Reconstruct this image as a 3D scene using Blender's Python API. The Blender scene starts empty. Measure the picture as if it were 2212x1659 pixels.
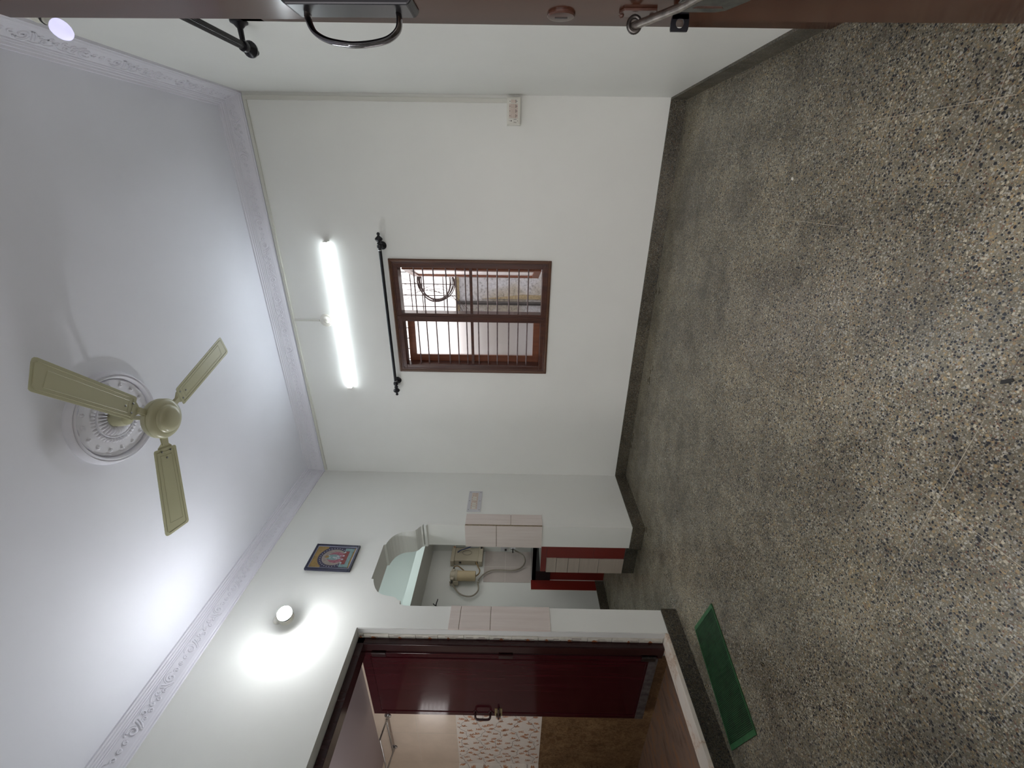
import bpy, bmesh, math, random
from mathutils import Vector, Matrix
random.seed(7)
PI = math.pi
S = bpy.context.scene
COL = S.collection

# ---------------------------------------------------------------- dimensions (metres)
XL, XR, D, ZC = -2.5326, 0.5282, 3.2746, 3.04      # left wall, right wall, back wall, ceiling
FY = 0.20                                         # inner face of the front wall
XB = -2.76                                        # rear face of the left wall
XK, YK = -4.22, 3.865                             # far walls of the kitchen
YB = 1.712                                        # tiled wall of the bathroom
BH = 0.10                                         # skirting height

# ---------------------------------------------------------------- materials
def new_mat(name):
    m = bpy.data.materials.new(name); m.use_nodes = True
    nt = m.node_tree; b = nt.nodes['Principled BSDF']
    return m, nt, b
def N(nt, t, **k):
    n = nt.nodes.new(t)
    for a, v in k.items():
        if a.startswith('_'): n.inputs[int(a[1:])].default_value = v
        else: setattr(n, a, v)
    return n
def coords(nt): return N(nt, 'ShaderNodeTexCoord').outputs['Object']
def ramp(nt, fac, stops, interp='LINEAR'):
    r = N(nt, 'ShaderNodeValToRGB'); r.color_ramp.interpolation = interp
    e = r.color_ramp.elements
    while len(e) < len(stops): e.new(0.5)
    for el, (p, c) in zip(e, stops):
        el.position = p; el.color = (c[0], c[1], c[2], 1) if len(c) == 3 else c
    nt.links.new(fac, r.inputs[0]); return r.outputs['Color']
def mix(nt, fac, a, b, mode='MIX'):
    n = N(nt, 'ShaderNodeMix'); n.data_type = 'RGBA'; n.blend_type = mode
    for s, v in ((n.inputs[0], fac), (n.inputs[6], a), (n.inputs[7], b)):
        if isinstance(v, bpy.types.NodeSocket): nt.links.new(v, s)
        else: s.default_value = (v if not isinstance(v, tuple) else (*v, 1)) if s is not n.inputs[0] else v
    return n.outputs[2]
def math_n(nt, op, a, b=None, c=None):
    n = N(nt, 'ShaderNodeMath'); n.operation = op
    for i, v in enumerate((a, b, c)):
        if v is None: continue
        if isinstance(v, bpy.types.NodeSocket): nt.links.new(v, n.inputs[i])
        else: n.inputs[i].default_value = v
    return n.outputs[0]
def bump(nt, b, h, strength=.2, dist=.002):
    n = N(nt, 'ShaderNodeBump'); n.inputs['Strength'].default_value = strength; n.inputs['Distance'].default_value = dist
    nt.links.new(h, n.inputs['Height']); nt.links.new(n.outputs[0], b.inputs['Normal'])
def noise(nt, vec, scale, detail=4, rough=.5, out='Fac'):
    n = N(nt, 'ShaderNodeTexNoise'); n.inputs['Scale'].default_value = scale
    n.inputs['Detail'].default_value = detail; n.inputs['Roughness'].default_value = rough
    nt.links.new(vec, n.inputs['Vector']); return n.outputs[out]

def plain(name, col, rough=.5, metal=0, vary=.06, scale=8, bmp=0, spec=.5, coat=0):
    m, nt, b = new_mat(name)
    v = coords(nt); f = noise(nt, v, scale)
    lo = tuple(c * (1 - vary) for c in col); hi = tuple(min(1, c * (1 + vary)) for c in col)
    nt.links.new(ramp(nt, f, [(.3, lo), (.7, hi)]), b.inputs['Base Color'])
    b.inputs['Roughness'].default_value = rough; b.inputs['Metallic'].default_value = metal
    b.inputs['Specular IOR Level'].default_value = spec; b.inputs['Coat Weight'].default_value = coat
    if bmp: bump(nt, b, noise(nt, v, scale * 12), bmp, .002)
    return m
def paint(name, col, rough=.55, spec=.25):
    m, nt, b = new_mat(name)
    v = coords(nt); f = noise(nt, v, 1.7, 5, .55); g = noise(nt, v, 45, 3)
    lo = tuple(c * .975 for c in col); hi = tuple(min(1, c * 1.02) for c in col)
    nt.links.new(ramp(nt, f, [(.3, lo), (.7, hi)]), b.inputs['Base Color'])
    b.inputs['Roughness'].default_value = rough; b.inputs['Specular IOR Level'].default_value = spec
    h = math_n(nt, 'ADD', math_n(nt, 'MULTIPLY', f, 6.0), g)
    bump(nt, b, h, .12, .0015)
    return m
def emit(name, col, power):
    m, nt, b = new_mat(name)
    b.inputs['Base Color'].default_value = (.9, .9, .9, 1)
    b.inputs['Emission Color'].default_value = (*col, 1); b.inputs['Emission Strength'].default_value = power
    return m

def terrazzo(name, dark=1.0, joints=True, scale=1.0, rough=.26):
    m, nt, b = new_mat(name)
    v = coords(nt)
    # warped coordinates make the chips irregular
    wn = noise(nt, v, 60 * scale, 2, .5, 'Color')
    vm = N(nt, 'ShaderNodeVectorMath'); vm.operation = 'MULTIPLY_ADD'
    nt.links.new(wn, vm.inputs[0]); vm.inputs[1].default_value = (.006, .006, .006); nt.links.new(v, vm.inputs[2])
    w = vm.outputs[0]
    base = ramp(nt, noise(nt, v, 7, 6, .65), [(.30, (.150*dark, .136*dark, .096*dark)), (.5, (.215*dark, .196*dark, .144*dark)), (.72, (.31*dark, .285*dark, .218*dark))])
    grit = ramp(nt, noise(nt, v, 420 * scale, 2, .6), [(.38, (.68, .68, .68)), (.62, (1.35, 1.35, 1.33))])
    col = mix(nt, 1.0, base, grit, 'MULTIPLY')
    def chips(sc, lo, hi, stops, thr):
        vo = N(nt, 'ShaderNodeTexVoronoi'); vo.inputs['Scale'].default_value = sc * scale
        vo.inputs['Randomness'].default_value = 1.0
        nt.links.new(w, vo.inputs['Vector'])
        sep = N(nt, 'ShaderNodeSeparateColor'); nt.links.new(vo.outputs['Color'], sep.inputs[0])
        size = math_n(nt, 'MULTIPLY_ADD', sep.outputs[1], hi - lo, lo)
        inside = math_n(nt, 'LESS_THAN', vo.outputs['Distance'], size)
        on = math_n(nt, 'LESS_THAN', sep.outputs[0], thr)
        mk = math_n(nt, 'MULTIPLY', inside, on)
        return mk, ramp(nt, sep.outputs[2], stops, 'CONSTANT')
    mk, cc = chips(210, .25, .6, [(0, (.52*dark, .48*dark, .38*dark)), (.35, (.33*dark, .25*dark, .15*dark)), (.6, (.42*dark, .41*dark, .36*dark)), (.85, (.20*dark, .11*dark, .07*dark))], .9)
    col = mix(nt, mk, col, cc)
    mk, cc = chips(128, .2, .52, [(0, (.62*dark, .57*dark, .44*dark)), (.3, (.40*dark, .30*dark, .16*dark)), (.5, (.50*dark, .49*dark, .44*dark)), (.75, (.30*dark, .29*dark, .25*dark)), (.92, (.34*dark, .17*dark, .09*dark))], .55)
    col = mix(nt, mk, col, cc)
    mk, cc = chips(150, .22, .52, [(0, (.010, .012, .018)), (.6, (.022, .024, .030)), (.9, (.05, .035, .028))], .40)
    col = mix(nt, mk, col, cc)
    mk, cc = chips(98, .18, .46, [(0, (.012, .014, .02)), (.7, (.03, .028, .03))], .26)
    col = mix(nt, mk, col, cc)
    # worn and dirty patches
    st = ramp(nt, noise(nt, v, 1.9, 7, .68), [(.36, (.52, .50, .48)), (.50, (1.0, .99, .97)), (.66, (1.35, 1.30, 1.22))])
    col = mix(nt, .8, col, st, 'MULTIPLY')
    st2 = ramp(nt, noise(nt, v, 6.5, 6, .7), [(.36, (.72, .71, .70)), (.55, (1.05, 1.05, 1.05))])
    col = mix(nt, .8, col, st2, 'MULTIPLY')
    if joints:
        sx = N(nt, 'ShaderNodeSeparateXYZ'); nt.links.new(v, sx.inputs[0])
        def line(sock, off, per):
            a = math_n(nt, 'ADD', sock, off); a = math_n(nt, 'DIVIDE', a, per)
            a = math_n(nt, 'FRACT', a); a = math_n(nt, 'SUBTRACT', a, .5); a = math_n(nt, 'ABSOLUTE', a)
            return math_n(nt, 'GREATER_THAN', a, .5 - .0032)
        ln = math_n(nt, 'MAXIMUM', line(sx.outputs[0], .42 + .3075 * 20, .3075), line(sx.outputs[1], -.853 + .3065 * 20, .3065))
        broken = math_n(nt, 'GREATER_THAN', noise(nt, v, 2.2, 2), .44)
        ln = math_n(nt, 'MULTIPLY', ln, broken)
        lc = ramp(nt, noise(nt, v, 1.1, 1), [(.44, (.055, .045, .035)), (.56, (.42, .38, .30))])
        col = mix(nt, math_n(nt, 'MULTIPLY', ln, .75), col, lc)
    nt.links.new(col, b.inputs['Base Color'])
    r = ramp(nt, noise(nt, v, 5, 5, .6), [(.35, (rough, rough, rough)), (.7, (rough + .22,) * 3)])
    nt.links.new(r, b.inputs['Roughness'])
    b.inputs['Specular IOR Level'].default_value = .42
    bump(nt, b, noise(nt, v, 30, 5), .12, .002)
    return m

def wood(name, dark, light, rough=.25, axis='z', spec=.5, sc=1.0):
    m, nt, b = new_mat(name)
    v = coords(nt); mp = N(nt, 'ShaderNodeMapping'); nt.links.new(v, mp.inputs[0])
    mp.inputs['Scale'].default_value = {'z': (22*sc, 22*sc, 1.2), 'x': (1.2, 22*sc, 22*sc), 'y': (22*sc, 1.2, 22*sc)}[axis]
    f = noise(nt, mp.outputs[0], 1.6, 5, .6)
    nt.links.new(ramp(nt, f, [(.3, dark), (.7, light)]), b.inputs['Base Color'])
    b.inputs['Roughness'].default_value = rough; b.inputs['Specular IOR Level'].default_value = spec
    h = math_n(nt, 'ADD', math_n(nt, 'MULTIPLY', f, .5), math_n(nt, 'MULTIPLY', noise(nt, v, 260, 2), .25))
    bump(nt, b, h, .12, .001)
    return m

WALL = paint('wall_paint', (.82, .83, .79), .42, .35)
CEIL = paint('ceiling_paint', (.80, .81, .88), .6)
PLAST = paint('plaster_moulding', (.76, .755, .82), .5)
KBLUE = paint('kitchen_loft_paint', (.70, .79, .77), .5)
FLOOR = terrazzo('terrazzo_floor', .73)
SKIRT = terrazzo('terrazzo_skirting', .34, False, 1.15, .3)
SKIRTK = terrazzo('terrazzo_kitchen_skirting', .24, False, 1.15, .3)
BROWN = wood('brown_gloss_wood', (.042, .013, .007), (.072, .026, .013), .16, 'z', .14)
WINW = wood('window_wood', (.050, .016, .012), (.10, .035, .020), .28, 'z')
WINO = wood('window_outer_moulding', (.07, .027, .010), (.12, .045, .018), .3, 'z')
SASHW = wood('sash_wood', (.16, .045, .020), (.26, .085, .035), .35, 'z')
MAROON = wood('maroon_gloss_wood', (.028, .0030, .0050), (.050, .007, .011), .12, 'z', .20)
MAROONF = wood('maroon_frame_wood', (.016, .004, .005), (.034, .009, .010), .2, 'z')
FITB = plain('brown_painted_fitting', (.055, .024, .017), .25, 0, .2, 60)
BLACK = plain('black_metal', (.012, .012, .016), .3, .3, .2, 30)
STEEL = plain('steel', (.42, .43, .44), .25, 1, .15, 40)
DSTEEL = plain('worn_dark_steel', (.07, .065, .062), .28, .85, .35, 60, .2)
BAR = plain('grille_bar_paint', (.17, .12, .12), .35, .2, .3, 40)
CREAM = plain('cream_fan_enamel', (.48, .465, .305), .32, 0, .03, 6)
CREAMD = plain('cream_fan_blade', (.46, .45, .29), .38, 0, .03, 6)
SWITCH = plain('white_plastic', (.72, .71, .64), .35, 0, .03)
SWITCHB = plain('aged_switch_plastic', (.66, .56, .49), .35, 0, .05)
PANEL = plain('grey_metal_plate', (.60, .60, .63), .3, .35, .03)
CONDUIT = plain('conduit_plastic', (.66, .66, .60), .4, 0, .02)
DARKGAP = plain('black_plastic', (.015, .014, .013), .5, 0, .1)
PURI = plain('beige_purifier_plastic', (.42, .37, .28), .4, 0, .04)
PURI2 = plain('tan_canister_plastic', (.46, .37, .23), .45, 0, .05)
HOSE = plain('clear_hose', (.27, .24, .19), .3, 0, .1)
HOSEB = plain('brown_hose', (.24, .16, .07), .4, 0, .1)
BLUEW = plain('blue_cable_sheath', (.01, .025, .11), .4, 0, .1)
GRANITE = plain('black_granite', (.006, .006, .007), .12, 0, .5, 200)
TERRA = plain('yellowed_grout', (.34, .27, .17), .7, 0, .3, 60)
PIPE = plain('outdoor_pipe', (.03, .025, .025), .5, 0, .2)
WIRE = plain('outdoor_wire', (.07, .045, .045), .6, 0, .3, 30)
TUBE_E = emit('lit_tube_diffuser', (.86, .94, 1.0), 7.2)
BULB_L = emit('lit_led_bulb', (.95, .97, 1.0), 76.0)
BULB_R = emit('lit_led_bulb_cool', (.58, .56, .98), .155)

def tile_mat(name, a, b2, axis='z', rough=.3, sc=9, stretch=14):
    m, nt, b = new_mat(name)
    v = coords(nt); mp = N(nt, 'ShaderNodeMapping'); nt.links.new(v, mp.inputs[0])
    s = [stretch]*3; s['xyz'.index(axis)] = 1; mp.inputs['Scale'].default_value = s
    f = noise(nt, mp.outputs[0], sc, 5, .6)
    nt.links.new(ramp(nt, f, [(.3, a), (.7, b2)]), b.inputs['Base Color'])
    b.inputs['Roughness'].default_value = rough; return m
PINKT = tile_mat('pinkish_beige_tile', (.66, .575, .53), (.75, .68, .635), 'z', .3, 3)
BEIGET = tile_mat('beige_counter_tile', (.42, .355, .30), (.50, .43, .37), 'x', .35, 2)
REDT = plain('red_dado_tile', (.165, .015, .010), .28, 0, .10, 2.5)
MARBLE = None
m, nt, b = new_mat('veined_marble'); MARBLE = m
v = coords(nt); f = noise(nt, v, 3.0, 7, .7)
vein = math_n(nt, 'ABSOLUTE', math_n(nt, 'SUBTRACT', f, .5))
nt.links.new(ramp(nt, vein, [(0, (.52, .36, .26)), (.012, (.70, .60, .50)), (.06, (.74, .68, .60))]), b.inputs['Base Color'])
b.inputs['Roughness'].default_value = .3
m, nt, b = new_mat('brown_marble_tile'); BMARB = m
v = coords(nt); f = noise(nt, v, 7, 8, .72); n2 = noise(nt, v, 16, 5, .8)
c1 = ramp(nt, f, [(.36, (.075, .038, .016)), (.5, (.17, .095, .042)), (.62, (.36, .24, .12))])
vein = math_n(nt, 'ABSOLUTE', math_n(nt, 'SUBTRACT', n2, .5))
nt.links.new(mix(nt, .55, c1, ramp(nt, vein, [(0, (.36, .25, .14)), (.05, (.14, .075, .035))])), b.inputs['Base Color'])
b.inputs['Roughness'].default_value = .3
m, nt, b = new_mat('bathroom_floor_tile'); BFLOOR = m
v = coords(nt); mp = N(nt, 'ShaderNodeMapping'); nt.links.new(v, mp.inputs[0]); mp.inputs['Scale'].default_value = (3.5, 1.0, 1)
mp.inputs['Rotation'].default_value = (0, 0, .25)
nt.links.new(ramp(nt, noise(nt, mp.outputs[0], 5, 8, .75), [(.3, (.13, .085, .065)), (.5, (.235, .165, .13)), (.62, (.30, .16, .09)), (.75, (.33, .27, .23))]), b.inputs['Base Color'])
b.inputs['Roughness'].default_value = .25
CREAMT = plain('cream_bathroom_tile', (.66, .56, .46), .25, 0, .05, 9)
WHITET = plain('white_print_tile', (.76, .72, .66), .25, 0, .03)
LEAFP = plain('rust_leaf_print', (.50, .19, .06), .4, 0, .3, 20)
STEMP = plain('grey_stem_print', (.18, .14, .13), .4, 0, .2, 20)
GROUT = plain('dark_grout', (.22, .17, .10), .8, 0, .3, 80)
RUSTF = plain('rust_stain', (.33, .12, .045), .6, 0, .4, 40)
BATHC = paint('bathroom_ceiling_paint', (.50, .44, .47), .55)
# rough cement render of the neighbour's wall
m, nt, b = new_mat('rough_cement_render'); CEMENT = m
v = coords(nt); f = noise(nt, v, 34, 6, .75); g = noise(nt, v, 2.2, 4)
c1 = ramp(nt, f, [(.30, (.24, .23, .25)), (.46, (.60, .60, .65)), (.7, (.78, .78, .84))])
nt.links.new(mix(nt, 1, c1, ramp(nt, g, [(.35, (.75, .68, .55)), (.5, (1, 1, 1))]), 'MULTIPLY'), b.inputs['Base Color'])
b.inputs['Roughness'].default_value = .9; bump(nt, b, f, 1, .02)
# frosted glass
m, nt, b = new_mat('frosted_glass'); FROST = m
v = coords(nt)
b.inputs['Base Color'].default_value = (.95, .93, .93, 1); b.inputs['Transmission Weight'].default_value = 1
b.inputs['Roughness'].default_value = .62; b.inputs['IOR'].default_value = 1.3
bump(nt, b, noise(nt, v, 120, 3), .3, .002)
# rubber mat
m, nt, b = new_mat('green_rubber'); GREEN = m
v = coords(nt); f = noise(nt, v, 14, 6, .7)
mp = N(nt, 'ShaderNodeMapping'); nt.links.new(v, mp.inputs[0]); mp.inputs['Scale'].default_value = (6, 34, 1)
scr = noise(nt, mp.outputs[0], 2.2, 5, .7)
c1 = ramp(nt, f, [(.35, (.009, .034, .013)), (.5, (.014, .058, .021)), (.7, (.022, .080, .032))])
nt.links.new(mix(nt, ramp(nt, scr, [(.68, (0, 0, 0)), (.76, (.6, .6, .6))]), c1, (.34, .42, .34)), b.inputs['Base Color'])
b.inputs['Roughness'].default_value = .45
GREENE = plain('green_rubber_edge', (.024, .115, .04), .5, 0, .25, 30)

# ---------------------------------------------------------------- mesh helpers
class MB:
    def __init__(s): s.v = []; s.f = []; s.m = []; s.mi = 0
    def add(s, vs, fs):
        o = len(s.v); s.v += [tuple(p) for p in vs]
        for f in fs: s.f.append([o + i for i in f]); s.m.append(s.mi)
        return s
    def box(s, x0, x1, y0, y1, z0, z1):
        x0, x1 = sorted((x0, x1)); y0, y1 = sorted((y0, y1)); z0, z1 = sorted((z0, z1))
        vs = [(x, y, z) for x in (x0, x1) for y in (y0, y1) for z in (z0, z1)]
        return s.add(vs, [(0,1,3,2),(4,6,7,5),(0,4,5,1),(2,3,7,6),(0,2,6,4),(1,5,7,3)])
    def prism(s, pts, axis, a, b):
        # pts: 2-D outline; axis 0/1/2 = direction of extrusion
        def P(p, t):
            l = [p[0], p[1]]; l.insert(axis, t); return tuple(l)
        n = len(pts)
        vs = [P(p, a) for p in pts] + [P(p, b) for p in pts]
        return s.add(vs, [list(range(n))[::-1], list(range(n, 2*n))] + [(i, (i+1) % n, n+(i+1) % n, n+i) for i in range(n)])
    def tube(s, path, r, n=8, closed=False, squash=None, cap=True):
        path = [Vector(p) for p in path]; k = len(path); vs = []; fs = []
        up = Vector((0, 0, 1)); prev = None
        for i, p in enumerate(path):
            if closed: t = (path[(i+1) % k] - path[i-1])
            else: t = path[min(i+1, k-1)] - path[max(i-1, 0)]
            t = t.normalized() if t.length > 1e-9 else Vector((0, 0, 1))
            if prev is None:
                a = up if abs(t.dot(up)) < .9 else Vector((1, 0, 0))
                u = t.cross(a).normalized()
            else:
                u = (prev - t * prev.dot(t)); u = u.normalized() if u.length > 1e-6 else t.orthogonal().normalized()
            prev = u; w = t.cross(u)
            rr = r[i] if isinstance(r, (list, tuple)) else r
            for j in range(n):
                a = 2*PI*j/n; off = u*math.cos(a)*rr + w*math.sin(a)*rr
                if squash is not None: off = off - squash * off.dot(squash) * .15
                vs.append(p + off)
        m_ = k if closed else k-1
        for i in range(m_):
            for j in range(n):
                a = i*n+j; b_ = i*n+(j+1) % n; c = ((i+1) % k)*n+(j+1) % n; d = ((i+1) % k)*n+j
                fs.append((a, b_, c, d))
        if not closed and cap: fs += [list(range(n))[::-1], list(range((k-1)*n, k*n))]
        return s.add(vs, fs)
    def lathe(s, prof, n=32, origin=(0,0,0), axis=(0,0,1)):
        # prof: list of (radius, height along axis)
        ax = Vector(axis).normalized(); u = ax.orthogonal().normalized(); w = ax.cross(u); o = Vector(origin)
        vs = []; fs = []
        for r, h in prof:
            for j in range(n):
                a = 2*PI*j/n; vs.append(o + ax*h + (u*math.cos(a)+w*math.sin(a))*max(r, 1e-5))
        for i in range(len(prof)-1):
            for j in range(n):
                fs.append((i*n+j, i*n+(j+1) % n, (i+1)*n+(j+1) % n, (i+1)*n+j))
        fs += [list(range(n))[::-1], list(range((len(prof)-1)*n, len(prof)*n))]
        return s.add(vs, fs)
    def xform(s, M, start=0):
        for i in range(start, len(s.v)): s.v[i] = tuple(M @ Vector(s.v[i]))
        return s
    def build(s, name, mats, parent=None, smooth=False, bevel=0, loc=None):
        me = bpy.data.meshes.new(name)
        off = Vector(loc) if loc is not None else Vector((0, 0, 0))
        me.from_pydata([tuple(Vector(p) - off) for p in s.v], [], s.f)
        if not isinstance(mats, (list, tuple)): mats = [mats]
        for m_ in mats: me.materials.append(m_)
        for p, i in zip(me.polygons, s.m): p.material_index = i
        bm = bmesh.new(); bm.from_mesh(me)
        big = [f for f in bm.faces if len(f.verts) > 4]
        bmesh.ops.recalc_face_normals(bm, faces=bm.faces)
        bm.to_mesh(me); bm.free()
        if smooth:
            for p in me.polygons: p.use_smooth = True
        o = bpy.data.objects.new(name, me); COL.objects.link(o); o.location = off
        if smooth:
            me.set_sharp_from_angle(angle=math.radians(38))
        if bevel:
            md = o.modifiers.new('bevel', 'BEVEL'); md.width = bevel; md.segments = 2; md.limit_method = 'ANGLE'; md.angle_limit = .6
        if parent is not None:
            o.parent = parent; w = Vector((0, 0, 0)); q = parent
            while q is not None: w += q.location; q = q.parent
            o.location = off - w
        return o
def tag(o, label=None, cat=None, group=None, kind=None):
    if label: o['label'] = label
    if cat: o['category'] = cat
    if group: o['group'] = group
    if kind: o['kind'] = kind
    return o
def empty(name, loc, label, cat, group=None, kind=None):
    o = bpy.data.objects.new(name, None); COL.objects.link(o); o.location = loc; o.empty_display_size = .05
    return tag(o, label, cat, group, kind)
def struct(mb, name, mat, label, cat, **k):
    return tag(mb.build(name, mat, **k), label, cat, kind='structure')
def wall_with_holes(mb, axis, a, b, u0, u1, z0, z1, holes):
    # slab perpendicular to axis (0 or 1) from a to b, spanning u and z, rectangular holes (ua,ub,za,zb)
    us = sorted({u0, u1, *[h[0] for h in holes], *[h[1] for h in holes]})
    zs = sorted({z0, z1, *[h[2] for h in holes], *[h[3] for h in holes]})
    for i in range(len(us)-1):
        for j in range(len(zs)-1):
            cu = (us[i]+us[i+1])/2; cz = (zs[j]+zs[j+1])/2
            if any(h[0] < cu < h[1] and h[2] < cz < h[3] for h in holes): continue
            if axis == 1: mb.box(us[i], us[i+1], a, b, zs[j], zs[j+1])
            else: mb.box(a, b, us[i], us[i+1], zs[j], zs[j+1])
    return mb
def spline(pts, n=6):
    P = [Vector(p) for p in pts]; out = []
    for i in range(len(P)-1):
        p0 = P[max(i-1, 0)]; p1 = P[i]; p2 = P[i+1]; p3 = P[min(i+2, len(P)-1)]
        for k in range(n):
            t = k/n
            out.append(.5*((2*p1)+(p2-p0)*t+(2*p0-5*p1+4*p2-p3)*t*t+(3*p1-p0-3*p2+p3)*t**3))
    out.append(P[-1]); return out

# ================================================================ SETTING
# ---- floor
struct(MB().box(XK-.2, XR+.2, -.03, YK+.2, -.12, 0), 'floor', FLOOR, 'speckled grey-brown terrazzo floor in one foot squares with worn patches', 'floor')
struct(MB().box(-9, 9, -9, 12, -.5, -.16), 'floor', plain('outdoor_ground', (.30, .28, .26), .9), 'plain paved ground outside the house', 'ground')
# ---- ceiling
struct(MB().box(XK-.2, XR+.2, -.03, YK+.2, ZC, ZC+.15), 'ceiling', CEIL, 'pale lilac painted flat ceiling above the room', 'ceiling')
# ---- back wall with the window hole
WX0, WX1, WZ0, WZ1 = -1.459, -.520, .823, 2.074
mb = wall_with_holes(MB(), 1, D, D+.16, XB, XR+.2, -.1, ZC+.05, [(WX0+.012, WX1-.012, WZ0+.012, WZ1-.012)])
struct(mb, 'wall_back', WALL, 'back wall painted off-white around the barred window', 'wall')
# ---- right wall
struct(MB().box(XR, XR+.2, -.03, D, -.1, ZC+.05), 'wall_right', WALL, 'bright off-white right wall next to the open entrance door', 'wall')
# ---- front wall with the entrance opening the camera looks through
mb = wall_with_holes(MB(), 1, -.03, FY, XK-.2, XR, -.1, ZC+.05, [(-.67, .375, 0, 2.22)])
struct(mb, 'wall_front', WALL, 'front wall around the entrance doorway', 'wall')
# ---- left wall: one outline in (y,z) with bathroom doorway and the arched kitchen opening
arch_half = [  # (distance from the far jamb, z) from the spring line upward
    (.000, 1.789), (.019, 1.797), (.019, 1.816), (.000, 1.818), (.000, 1.822), (.022, 1.826), (.022, 1.840), (.030, 1.846), (.040, 1.853), (.052, 1.860), (.066, 1.872), (.073, 1.885),
    (.079, 1.905), (.083, 1.930), (.085, 1.950), (.092, 1.978), (.105, 2.003), (.122, 2.024), (.145, 2.043), (.172, 2.056), (.205, 2.066), (.218, 2.067), (.222, 2.084)]
J1, J0 = 2.592, 1.856
out = [(D+.16, -.1), (D+.16, ZC+.05), (-.03, ZC+.05), (-.03, -.1), (.90, -.1), (.90, 2.062), (1.70, 2.062), (1.70, -.1), (J0, -.1), (J0, 1.80)]
left = [(J0 + d_, z_) for d_, z_ in [
    (.004, 1.809), (.010, 1.834), (.038, 1.836), (.040, 1.850), (.047, 1.862), (.058, 1.872), (.064, 1.885),
    (.068, 1.91), (.072, 1.935), (.078, 1.962), (.088, 1.988), (.104, 2.012), (.128, 2.033), (.158, 2.051), (.185, 2.062), (.202, 2.067), (.203, 2.083)]]
right = [(J1 - d_, z_) for d_, z_ in arch_half]
out += left + right[::-1] + [(J1, -.1)]
mb = MB().prism(out, 0, XB, XL)
struct(mb, 'wall_left', WALL, 'off-white left wall with bathroom doorway and arched kitchen opening', 'wall')
# ---- kitchen shell
VENT = (1.08, 1.42, 1.62, 1.92)
struct(wall_with_holes(MB(), 0, XK-.15, XK, FY, YK+.15, -.1, ZC+.05, [VENT]), 'wall_kitchen_far', paint('kitchen_shaded_white', (.64, .65, .62), .5), 'far kitchen wall, white with shade painted in as grey, behind the water filter', 'wall')  # white wall; its shade is put into the greyer colour
mb = wall_with_holes(MB(), 1, YK, YK+.15, XK, XB, -.1, ZC+.05, [(-3.55, -2.95, 1.15, 1.95)])  # unseen opening added to let sky light into the kitchen
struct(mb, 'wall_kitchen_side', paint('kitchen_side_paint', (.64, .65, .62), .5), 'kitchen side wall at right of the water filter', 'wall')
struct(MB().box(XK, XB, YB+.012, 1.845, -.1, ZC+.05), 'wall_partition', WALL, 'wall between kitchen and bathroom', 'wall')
# loft slab in the kitchen
mb = MB(); mb.box(XK, -3.749, 1.845, YK, 2.08, 2.158)
mb.mi = 1; mb.box(XK, XK+.012, 1.845, YK, 2.158, ZC); mb.box(-3.749, -3.743, 1.845, YK, 2.078, 2.16)
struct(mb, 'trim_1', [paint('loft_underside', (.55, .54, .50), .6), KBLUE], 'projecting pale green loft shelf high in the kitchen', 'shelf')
# ---- bathroom shell
mb = MB()
mb.box(XK, XB, YB, YB+.012, 1.485, 2.30)
mb.mi = 1; mb.box(XK, XB, YB-.0005, YB+.012, .848, 1.485)
mb.mi = 2; mb.box(XK, XB, YB, YB+.012, 0, .848)
mb.mi = 3
for x in (-3.78, -3.33, -2.9): mb.box(x-.0012, x+.0012, YB-.0008, YB, 1.485, 2.1)
mb.box(XK, XB, YB-.0008, YB, 1.785, 1.787)
struct(mb, 'wall_bathroom', [CREAMT, WHITET, BMARB, plain('pale_grout', (.60, .55, .48), .7)], 'bathroom wall tiled cream, floral and brown marble in bands', 'wall')
mb = wall_with_holes(MB(), 0, XK, XK+.004, FY, YB, 1.485, 2.3, [VENT]); mb.mi = 1; mb.box(XK, XK+.0045, FY, YB, .848, 1.485); mb.mi = 2; mb.box(XK, XK+.004, FY, YB, 0, .848)
struct(mb, 'wall_bathroom_end', [CREAMT, WHITET, BMARB], 'far end wall of the bathroom in the same tile bands', 'wall')
struct(MB().box(XK, XB, FY, YB, 2.095, 2.20), 'ceiling_bathroom', BATHC, 'low lilac bathroom ceiling', 'ceiling')
struct(MB().box(XK, XB+.10, FY, YB, 0.0, .045), 'floor_bathroom', BFLOOR, 'brown mottled bathroom floor inside the marble threshold', 'floor')
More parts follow.
